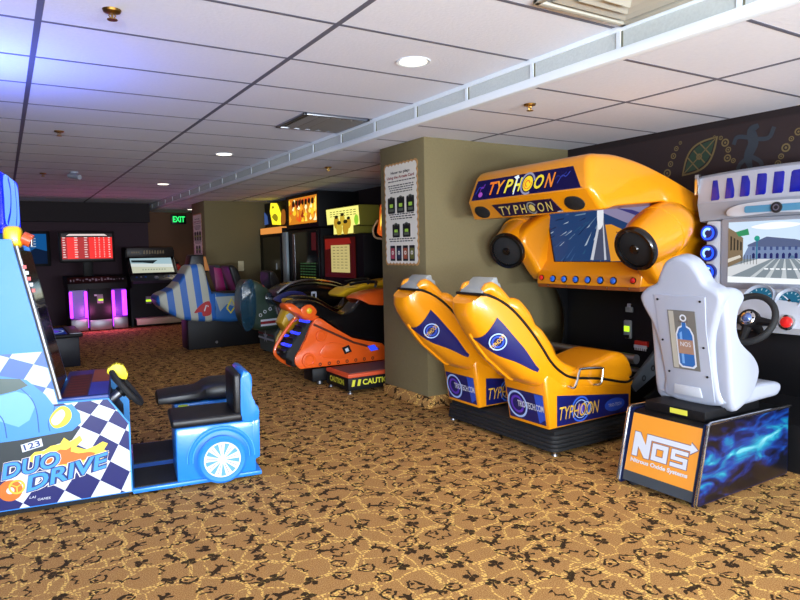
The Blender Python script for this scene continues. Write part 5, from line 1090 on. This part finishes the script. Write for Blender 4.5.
b = MB(); b.box(3.86, 3.90, 9.62, 9.80, .3, 1.66, mat('post_pale', 'a9bcc4', .3, coat=.5), .006); b.build('steel_post', t)
b = MB(); b.prism([(-9.46, .82), (-8.48, .82), (-8.48, 1.64), (-9.46, 1.64)], YZ(3.905), 0, .01, mat('glass_teal', '122024', .08, coat=1.0)); sc = b.build('screen', t)
b = MB(); fr = YZ(3.894); b.poly(fr, [(-8.72, 1.36), (-8.56, 1.36), (-8.56, 1.62), (-8.72, 1.62)], mat('tag_red', '8c2430', .4), .001); b.prism([(-9.44, .84), (-9.36, .84), (-9.36, 1.62), (-9.44, 1.62)], fr, 0, .004, STEEL)
r2 = random.Random(2)
for k in range(8):
    for j in range(6):
        x = -9.16 + .1 * j + r2.uniform(-.01, .01); z = 1.16 - .042 * k; b.poly(fr, [(x, z), (x + .07, z), (x + .07, z + .012), (x, z + .012)], mat('text_green' if k != 5 else 'text_yellow', '4a7a4a' if k != 5 else 'b8b03a', .4, emit=.5), .001)
b.build('screen_print', sc)
# third: pale yellow group header above a red panel with a notice
t = tall('party_game', 'tall dark game with a pale yellow header above a red notice panel', 7.15, 8.34, 3.86, 1.62, 1.95)
b = MB(); b.prism([(-8.22, 1.70), (-8.02, 1.70), (-8.02, 1.56), (-7.42, 1.56), (-7.42, 1.66), (-7.24, 1.67), (-7.27, 1.93), (-8.25, 1.93)], YZ(3.92), 0, -.3, mat('party_back', '8a8432', .4)); h = b.build('header_box', t)
b = MB(); fr = YZ(3.919); b.poly(fr, [(-8.21, 1.71), (-8.01, 1.71), (-8.01, 1.57), (-7.43, 1.57), (-7.43, 1.67), (-7.25, 1.68), (-7.28, 1.92), (-8.24, 1.92)], mat('party_yellow', 'e6e07a', .3, emit=1.28), .001)
for k, (y, z, r) in enumerate(((-7.92, 1.73, .08), (-7.74, 1.76, .075), (-7.56, 1.71, .07), (-7.84, 1.64, .09), (-7.65, 1.65, .09))): b.poly(fr, circ(y, z, r, r * 1.1, 14), mat('party_gold' if k % 2 else 'party_amber', 'd8b83a' if k % 2 else 'c89a2a', .3, emit=.85), .0015 + .0001 * k); b.poly(fr, circ(y, z + r * .9, r * .7, r * .3, 12), mat('party_hair', '4a4a1e', .4), .002 + .0001 * k)
for k in range(3):
    for j in range(8): b.poly(fr, [(-8.12 + .1 * j, 1.87 - .03 * k), (-8.05 + .1 * j, 1.87 - .03 * k), (-8.05 + .1 * j, 1.88 - .03 * k), (-8.12 + .1 * j, 1.88 - .03 * k)], mat('party_olive', '8a8a3a', .4, emit=.5), .0015)
b.poly(fr, circ(-7.34, 1.74, .06, .07, 12), mat('party_green', '9ad83a', .3, emit=.9), .0015); b.build('header_face', h)
b = MB(); b.prism([(-8.27, .98), (-7.36, .98), (-7.36, 1.52), (-8.27, 1.52)], YZ(3.905), 0, .012, mat('party_red', '6e1a12', .4, emit=.25)); rp = b.build('red_panel', t)
b = MB(); fr = YZ(3.892); b.poly(fr, [(-8.06, 1.05), (-7.50, 1.05), (-7.50, 1.42), (-8.06, 1.42)], mat('notice_yellow', 'e0cf86', .5, emit=.7), .001); b.poly(fr, [(-8.24, 1.36), (-7.45, 1.44), (-7.5, 1.51), (-8.25, 1.51)], mat('party_scarlet', 'b02a1e', .4, emit=.5), .0006)
for k in range(8):
    for j in range(4): b.poly(fr, [(-8.0 + .12 * j, 1.385 - .04 * k), (-7.93 + .12 * j, 1.385 - .04 * k), (-7.93 + .12 * j, 1.393 - .04 * k), (-8.0 + .12 * j, 1.393 - .04 * k)], mat('notice_ink', '6a5a3a', .5), .0015)
b.build('notice', rp)
# fourth, mostly behind the near pillar: orange flame topper of the snow racer
t = tall('snow_racer_cabinet', 'dark cabinet with an orange flame topper, half hidden behind the near pillar', 5.45, 6.86, 4.30, 1.50, 1.9)
b = MB(); b.box(3.96, 4.59, 6.28, 6.76, 1.44, 1.92, BLACK, .01); b.build('header_box', t)
b = MB(); fr = YZ(3.90); b.prism(c2([(-6.78, 1.55), (-6.62, 1.50), (-6.3, 1.52), (-6.3, 1.9), (-6.60, 1.90), (-6.70, 1.86), (-6.72, 1.70)], 4), fr, 0, -.06, mat('topper_orange', 'e8641e', .3, emit=.7), .006); tp = b.build('flame_topper', t)
b = MB(); fire_sign(b, YZ(3.899), -6.70, -6.32, 1.55, 1.85, ('f2c32e', 'f5dc5a', 'd8541a', 'f0a028'), 5, 14); b.build('flame_print', tp)
b = MB(); b.tube(catmull([(3.89, 6.74, 1.70), (3.88, 6.84, 1.60), (3.88, 6.80, 1.50), (3.89, 6.64, 1.47)], 5), .012, mat('tube_cream', 'd8c89a', .4), 8); b.build('neon_loop', t)

# ================================================================== ride-on pods in front of them
def stripes():
    m = bpy.data.materials.new('striped_gelcoat'); m.use_nodes = True; nt = m.node_tree; N, L = nt.nodes, nt.links; b = N['Principled BSDF']; b.inputs['Roughness'].default_value = .5
    tc = N.new('ShaderNodeTexCoord'); sp = N.new('ShaderNodeSeparateXYZ'); L.new(tc.outputs['Object'], sp.inputs[0])
    a = N.new('ShaderNodeMath'); a.operation = 'MULTIPLY_ADD'; L.new(sp.outputs[2], a.inputs[0]); a.inputs[1].default_value = .10; L.new(sp.outputs[0], a.inputs[2])
    c = N.new('ShaderNodeMath'); c.operation = 'MULTIPLY'; L.new(a.outputs[0], c.inputs[0]); c.inputs[1].default_value = 5.3
    d = N.new('ShaderNodeMath'); d.operation = 'FRACT'; L.new(c.outputs[0], d.inputs[0])
    g = N.new('ShaderNodeMath'); g.operation = 'GREATER_THAN'; L.new(d.outputs[0], g.inputs[0]); g.inputs[1].default_value = .52
    x = N.new('ShaderNodeMix'); x.data_type = 'RGBA'; x.inputs['A'].default_value = lin('b4b6aa'); x.inputs['B'].default_value = lin('1f62b8'); L.new(g.outputs[0], x.inputs['Factor']); L.new(x.outputs['Result'], b.inputs['Base Color']); return m
t = thing('striped_plane_ride', 'blue and silver striped plane ride on a black box base', 'arcade machine', (2.6, 9.4, 0))
b = MB(Matrix.Translation((.08, 0, 0))); b.box(2.06, 3.1, 9.06, 9.44, .0, .42, mat('base_navy', '06080e', .6), .01); bs = b.build('base', t)
b = MB(Matrix.Translation((.08, 0, 0))); b.lathe([(.02, 0), (.018, .01)], (2.45, 9.06, .08), (0, -1, 0), STEEL, 12); b.build('bolt', bs)
front = c2([(1.66, .745), (1.70, .80), (1.82, .85), (1.93, .93), (2.03, 1.06), (2.10, 1.17), (2.20, 1.20), (2.30, 1.18), (2.36, .95), (2.42, .77), (2.48, .75), (2.48, .40), (2.06, .42), (1.90, .48), (1.76, .58), (1.67, .68)], 3)
b = MB(Matrix.Translation((.08, 0, 0))); b.pillow(front, 9.0, 9.50, .07, stripes(), 6); b.build('nose', t)
b = MB(Matrix.Translation((.08, 0, 0))); b.pillow(c2([(2.40, .765), (2.60, .77), (2.80, .76), (3.1, .74), (3.1, .40), (2.42, .39)], 3), 9.0, 9.50, .07, mat('hull_blue', '2a6ab0', .4, coat=.3), 4); hl = b.build('hull', t)
b = MB(Matrix.Translation((.08, 0, 0))); fr = XZ(8.998); b.poly(fr, [(2.44, .73), (2.78, .73), (2.78, .55), (2.60, .62), (2.50, .52)], mat('hull_silver', 'a8b2b0', .4), .0015)
b.stroke(fr, [(2.60, .56), (2.67, .69), (2.72, .58), (2.65, .49), (2.60, .56)], .025, mat('emblem_yellow', 'e2d63a', .4), .003); b.stroke(fr, [(2.78, .60), (2.74, .64), (2.80, .66)], .02, mat('emblem_yellow', 'e2d63a', .4), .003)
b.build('hull_print', hl)
b = MB(Matrix.Translation((.08, 0, 0))); fr = XZ(8.999); b.poly(fr, c2([(2.20, .60), (2.28, .66), (2.36, .67), (2.38, .56), (2.36, .48), (2.26, .47), (2.24, .53), (2.14, .52)], 3), mat('fist_red', 'b02028', .4), .0015); b.stroke(fr, [(2.28, .54), (2.31, .62), (2.34, .60)], .016, WHITEP, .003); b.build('red_emblem', t)
b = MB(Matrix.Translation((.08, 0, 0))); b.prism([(2.12, 1.08), (2.42, 1.08), (2.36, 1.33), (2.18, 1.33)], XZ(9.2), 0, -.28, VINYL, .02, 3); hr = b.build('headrest', t)
b = MB(Matrix.Translation((.08, 0, 0))); b.prism([(2.36, 1.10), (2.43, 1.10), (2.38, 1.30), (2.35, 1.30)], XZ(9.19), 0, -.02, mat('headrest_orange', 'c87a2a', .5)); b.build('trim', hr)
b = MB(Matrix.Translation((.08, 0, 0))); b.box(2.40, 3.0, 9.1, 9.40, .60, .79, VINYL, .03); b.build('seat', t)

t = thing('green_plane_ride', 'dark green warplane ride with red and white bands', 'arcade machine', (3.08, 8.05, 0))
OL = mat('warplane_green', '2c4034', .4, coat=.3); GB = mat('warplane_grey', '5c6a68', .5)
b = MB(Matrix.Translation((.13, 0, 0))); b.prism([(2.80, .03), (3.45, .03), (3.45, .24), (3.30, .30), (2.84, .36), (2.78, .30)], XZ(7.76), 0, -.62, GB, .02); bs = b.build('base', t)
b = MB(Matrix.Translation((.13, 0, 0))); fr = YZ(2.782); b.poly(fr, [(-8.36, .19), (-7.78, .19), (-7.78, .215), (-8.36, .215)], WHITEP, .006); b.poly(fr, [(-8.36, .25), (-7.78, .25), (-7.78, .27), (-8.36, .27)], mat('band_red', '8c2028', .4), .006)
b.poly(fr, [(-8.08 + .09 * (1 if i % 2 == 0 else .38) * math.cos(PI / 2 + i * PI / 5), .23 + .10 * (1 if i % 2 == 0 else .38) * math.sin(PI / 2 + i * PI / 5)) for i in range(10)], WHITEP, .008); b.build('star_band', bs)
for x, y in ((2.86, 7.82), (2.86, 8.3), (3.38, 7.82)):
    b = MB(Matrix.Translation((.13, 0, 0))); b.cyl((x, y, 0), (x, y, .05), .03, RUBBER, 12); b.build('foot', bs)
body = c2([(2.50, .99), (2.60, .97), (2.72, .88), (2.95, .80), (3.3, .78), (3.55, .72), (3.6, .5), (3.5, .36), (2.85, .34), (2.55, .36), (2.46, .45), (2.42, .62), (2.44, .85)], 3)
b = MB(Matrix.Translation((.13, 0, 0))); b.pillow(body, 7.75, 8.30, .08, OL, 5); fu = b.build('fuselage', t)
b = MB(Matrix.Translation((.13, 0, 0))); fr = XZ(7.748); b.poly(fr, [(2.60, .405), (2.90, .415), (2.90, .44), (2.60, .43)], WHITEP, .002); b.poly(fr, [(2.60, .43), (2.90, .44), (2.90, .475), (2.60, .465)], mat('band_red', '8c2028', .4), .002); b.poly(fr, [(2.60, .465), (2.90, .475), (2.90, .50), (2.60, .49)], WHITEP, .002)
for x, z in ((2.60, .55), (2.66, .59), (2.73, .62), (2.81, .60)): b.ring(fr, x, z, .014, .022, WHITEP, .002, n=14)
b.poly(fr, circ(2.80, .70, .02), WHITEP, .002); b.poly(fr, circ(2.86, .695, .013), WHITEP, .002); b.build('bands', fu)
b = MB(Matrix.Translation((.13, 0, 0))); b.ball((2.64, 7.80, .90), .04, .05, .03, mat('beacon_red', 'd81a30', .3, emit=.6), 12); b.build('beacon', fu)
b = MB(Matrix.Translation((.13, 0, 0))); b.prism(c2([(2.36, .80), (2.38, .93), (2.45, 1.0), (2.52, .98), (2.55, .75), (2.52, .45), (2.44, .36), (2.37, .42), (2.35, .62)], 4), XZ(7.745), 0, -.02, mat('shield_teal', '23465a', .15, coat=.6, alpha=.75), .006); wsd = b.build('side_shield', t)
b = MB(Matrix.Translation((.13, 0, 0))); b.ball((2.47, 7.83, .95), .05, .03, .035, mat('shield_pink', 'c0304a', .4), 12); b.build('pink_dome', wsd)
b = MB(Matrix.Translation((.13, 0, 0))); b.box(2.9, 3.4, 7.9, 8.3, .70, .83, VINYL, .03); b.prism(c2([(2.85, .8), (2.95, .8), (2.90, 1.05), (2.80, 1.08)], 3), XZ(7.92), 0, -.36, VINYL, .02); b.build('seat', t)

def ride_seat(name, label, x, y, hexc, mag):
    t = thing(name, label, 'arcade seat', (x, y, 0)); A = Matrix.Translation((x, y, 0)); m_ = mat('seat_' + hexc, hexc, .45, coat=.2)
    b = MB(A); b.box(-.25, .35, -.22, .22, 0, .34, BLACK, .01); b.build('base', t)
    b = MB(A); b.pillow(c2([(-.18, .34), (-.06, .36), (-.22, .85), (-.32, 1.12), (-.42, 1.15), (-.42, 1.05)], 4), -.24, .24, .05, m_); bk = b.build('backrest', t)
    b = MB(A); b.pillow(c2([(-.15, .34), (.38, .34), (.40, .44), (.1, .45), (-.12, .48)], 3), -.22, .22, .05, m_); b.build('seat', t)
    if mag:
        b = MB(A); b.prism([(-.42, .55), (-.24, .55), (-.34, 1.10), (-.46, 1.12)], XZ(-.26), 0, -.03, mat('seat_magenta', 'a01e68', .4), .008); b.build('side_wing', bk)
    return t
ride_seat('ride_seat', 'slanted grey racing seat with a magenta side wing behind the striped plane ride', 3.36, 10.62, '3c434a', True)
ride_seat('ride_seat', 'plain black racing seat in front of the far pillar, right of the magenta-winged seat', 3.42, 10.06, '14161a', False)

# black racing pod between the green plane and the snow racers
t = thing('racing_pod', 'glossy black racing pod with a chrome rim and small white number plate', 'arcade machine', (3.3, 7.25, 0))
b = MB(); b.box(2.98, 3.80, 7.06, 7.50, 0, .30, BLACK, .01); b.build('base', t)
b = MB(); b.pillow(c2([(2.72, .86), (2.86, .95), (3.1, .98), (3.4, .94), (3.66, .84), (3.75, .66), (3.7, .30), (2.98, .28), (2.86, .55), (2.70, .74)], 4), 7.0, 7.56, .12, GLOSSB, 5); sh = b.build('shell', t)
b = MB(); b.tube(catmull([(2.70, 7.06, .86), (2.86, 7.05, .96), (3.1, 7.04, .995), (3.4, 7.05, .955), (3.68, 7.06, .85)], 5), .018, CHROME, 8); b.build('chrome_rim', sh)
b = MB(); fr = XZ(6.998); b.prism(rrect(3.10, 3.17, .74, .86, .008), fr, 0, .003, WHITEP); b.prism(rrect(3.118, 3.152, .765, .835, .004), fr, .003, .004, BLACKP); b.build('number_plate', sh)
b = MB(); b.prism(c2([(2.62, .80), (2.80, .88), (2.98, .86), (3.06, .76), (2.80, .74)], 4), XZ(6.96), 0, -.05, mat('pod_blue', '2a2f6a', .3, coat=.5), .01); b.build('blue_fairing', t)

# snow racers: sled with a lit track, sitting on a low frame
def sled(name, label, colh, dx, dy, step):
    t = thing(name, label, 'arcade machine', (3.1 + dx, 5.88 + dy, 0)); A = Matrix.Translation((dx, dy, 0)); C = mat('sled_' + colh, colh, .35, coat=.4); y0 = 5.75
    LED = mat('track_led', '2a3cff', .2, emit=1.8)
    b = MB(A); b.box(2.55, 3.95, 5.78, 6.0, .04, .17, BLACK, .008)
    for x in (2.66, 3.8): b.cyl((x, 5.86, 0), (x, 5.86, .05), .03, STEEL, 10)
    b.build('frame', t)
    # rubber track loop with bars
    loop = [(2.28, .36), (2.34, .26), (2.44, .20), (3.30, .17), (3.36, .24), (3.0, .42), (2.64, .64), (2.54, .66)]
    b = MB(A); b.pillow(c2(loop, 3), 5.78, 5.98, .03, RUBBER); tr = b.build('track', t)
    for k in range(6):
        u = k / 5; x, z = 2.285 + .25 * u, .37 + .275 * u
        b = MB(A); b.box(x - .03, x + .01, 5.785, 5.975, z - .012, z + .012, LED if k % 2 else BLACK, .004); b.build('track_bar', tr)
    side = c2([(2.41, .19), (2.36, .25), (2.37, .33), (2.45, .42), (2.53, .60), (2.60, .68), (2.66, .66)], 3, False) + [(2.80, .56), (2.98, .44), (3.16, .40), (3.34, .36), (3.42, .28), (3.38, .18)]
    for yy in (y0, 6.005):
        b = MB(A); b.prism(side, XZ(yy), 0, -.03, C, .01, 2); sp = b.build('side_plate', t)
        if yy == y0:
            b = MB(A); fr = XZ(yy - .001)
            for cx_, cz_, r in ((2.50, .27, .075), (2.64, .50, .06)):
                b.lathe([(r, 0), (r * .95, .016), (r * .7, .018), (r * .6, .010)], A @ Vector((cx_, yy, cz_)) - Vector((dx, dy, 0)), (0, -1, 0), C, 24)
            b.prism(c2([(2.62, .30), (2.70, .42), (2.86, .40), (2.98, .30), (2.86, .25)], 3), fr, 0, .012, C, .004)
            b.stroke(fr, [(2.56, .62), (2.80, .50), (3.0, .40), (3.30, .30)], .022, mat('plate_groove', '5a2410', .5), .002)
            for k in range(7): b.ring(fr, 2.62 + .1 * k, .215, .008, .018, mat('plate_groove', '5a2410', .5), .002, n=10)
            b.build('side_relief', sp)
            b = MB(A); b.prism([(2.86, .36), (2.94, .38), (2.97, .31), (2.89, .29)], fr, 0, .016, BLACKP); b.prism([(2.89, .345), (2.925, .355), (2.94, .32), (2.905, .312)], fr, .016, .018, WHITEP); b.build('badge', sp)
            b = MB(A); b.prism([(3.16, .345), (3.24, .355), (3.29, .30), (3.20, .29)], fr, 0, .012, mat('marker_blue', '3048e8', .3, emit=1.2), .003); b.build('marker_light', sp)
    b = MB(A); b.tube(catmull([(2.42, 6.02, .19), (2.30, 6.02, .27), (2.26, 6.02, .38), (2.44, 6.02, .62), (2.52, 6.02, .68)], 5), .018, C, 8); b.build('track_guard', t)
    if step == False:
        b = MB(A); b.pillow(c2([(2.90, .83), (2.98, .92), (3.1, .93), (3.2, .975), (3.34, .96), (3.5, 1.0), (3.75, .99), (3.8, .85), (3.3, .82)], 4), 5.72, 6.05, .06, C); b.build('windshield', t)
        b = MB(A); b.prism([(2.22, .58), (2.30, .46), (2.46, .60), (2.44, .76), (2.30, .74)], XZ(5.77), 0, -.20, C, .02); gd = b.build('rear_guard', t)
        b = MB(A); fr = XZ(5.768); b.poly(fr, [(2.27, .66), (2.33, .70), (2.36, .64), (2.30, .60)], WHITEP, .002); b.poly(fr, [(2.33, .60), (2.42, .66), (2.43, .63), (2.34, .57)], LED, .002); b.build('guard_print', gd)
    # tail, seat, tank and hood
    b = MB(A); b.pillow(c2([(2.30, .83), (2.37, .835), (2.52, .80), (2.66, .74), (2.62, .64), (2.50, .66), (2.40, .73), (2.31, .78)], 3), 5.77, 5.99, .05, C); tl = b.build('tail', t)
    b = MB(A); b.pillow(c2([(2.44, .79), (2.55, .82), (2.62, .74), (2.55, .67), (2.46, .70)], 3), 5.765, 5.83, .02, C); b.ball((2.53 , 5.765, .755), .03, .012, .03, mat('lamp_amber', 'f0c81e', .3), 10); b.build('tail_lamp', tl)
    b = MB(A); b.pillow(c2([(2.36, .84), (2.60, .85), (2.86, .71), (2.98, .72), (3.08, .81), (3.2, .845), (3.6, .80), (3.7, .6), (3.6, .36), (3.3, .36), (2.95, .46), (2.66, .68)], 4), 5.77, 6.03, .06, GLOSSB); b.build('seat', t)
    b = MB(A); b.pillow(c2([(3.06, .845), (3.2, .905), (3.5, .93), (3.9, .9), (4.0, .6), (3.8, .5), (3.55, .78), (3.25, .80)], 4), 5.70, 6.08, .09, C); b.build('hood', t)
    b = MB(A); b.tube(catmull([(3.02, 5.84, .70), (3.08, 5.80, .80), (3.16, 5.78, .88)], 4), .008, CHROME, 6); b.tube(catmull([(3.2, 5.62, .97), (3.3, 5.78, 1.0), (3.36, 5.90, 1.0), (3.3, 6.02, 1.0), (3.2, 6.18, .97)], 4), .016, BLACK, 8); b.build('handlebar', t)
    return t
sled('snow_sled_ride', 'orange snow sled ride with blue lit track beside the near pillar', 'f0601a', 0, 0, True)
sled('snow_sled_ride', 'yellow snow sled ride half hidden behind the orange sled', 'e2b21e', .26, .62, False)
t = thing('step_platform', 'low black step with orange edge and yellow caution lettering', 'step', (3.05, 5.45, 0))
b = MB(); b.box(2.66, 3.55, 5.22, 5.70, .03, .15, BLACK, .006); bd = b.build('body', t)
b = MB(); b.box(2.66, 3.55, 5.22, 5.70, .15, .185, mat('step_orange', 'd8522a', .5), .006); b.build('rim', t)
b = MB(); b.box(2.70, 3.52, 5.26, 5.66, .183, .19, mat('step_mat', '6e4640', .8)); b.build('tread_mat', t)
CY = mat('caution_yellow', 'd8d63a', .5); b = MB(); b.text(XZ(5.219), 'CAUTION', 2.98, .10, .34, .055, CY, .001, bold=.03); 
for x in (2.69, 2.75, 3.2, 3.26): b.poly(XZ(5.219), [(x, .07), (x + .03, .07), (x + .045, .13), (x + .015, .13)], CY, .001)
b.build('caution_print', bd)
b = MB(); b.text(YZ(2.659), 'CAUTION', -5.46, .10, .30, .055, CY, .001, bold=.03); b.build('caution_print', bd)
for x, y in ((2.69, 5.25), (3.5, 5.25), (2.69, 5.66)):
    b = MB(); b.lathe([(.025, 0), (.022, .01), (.01, .012), (.01, .035)], (x, y, 0), (0, 0, 1), STEEL, 12); b.build('levelling_foot', t)
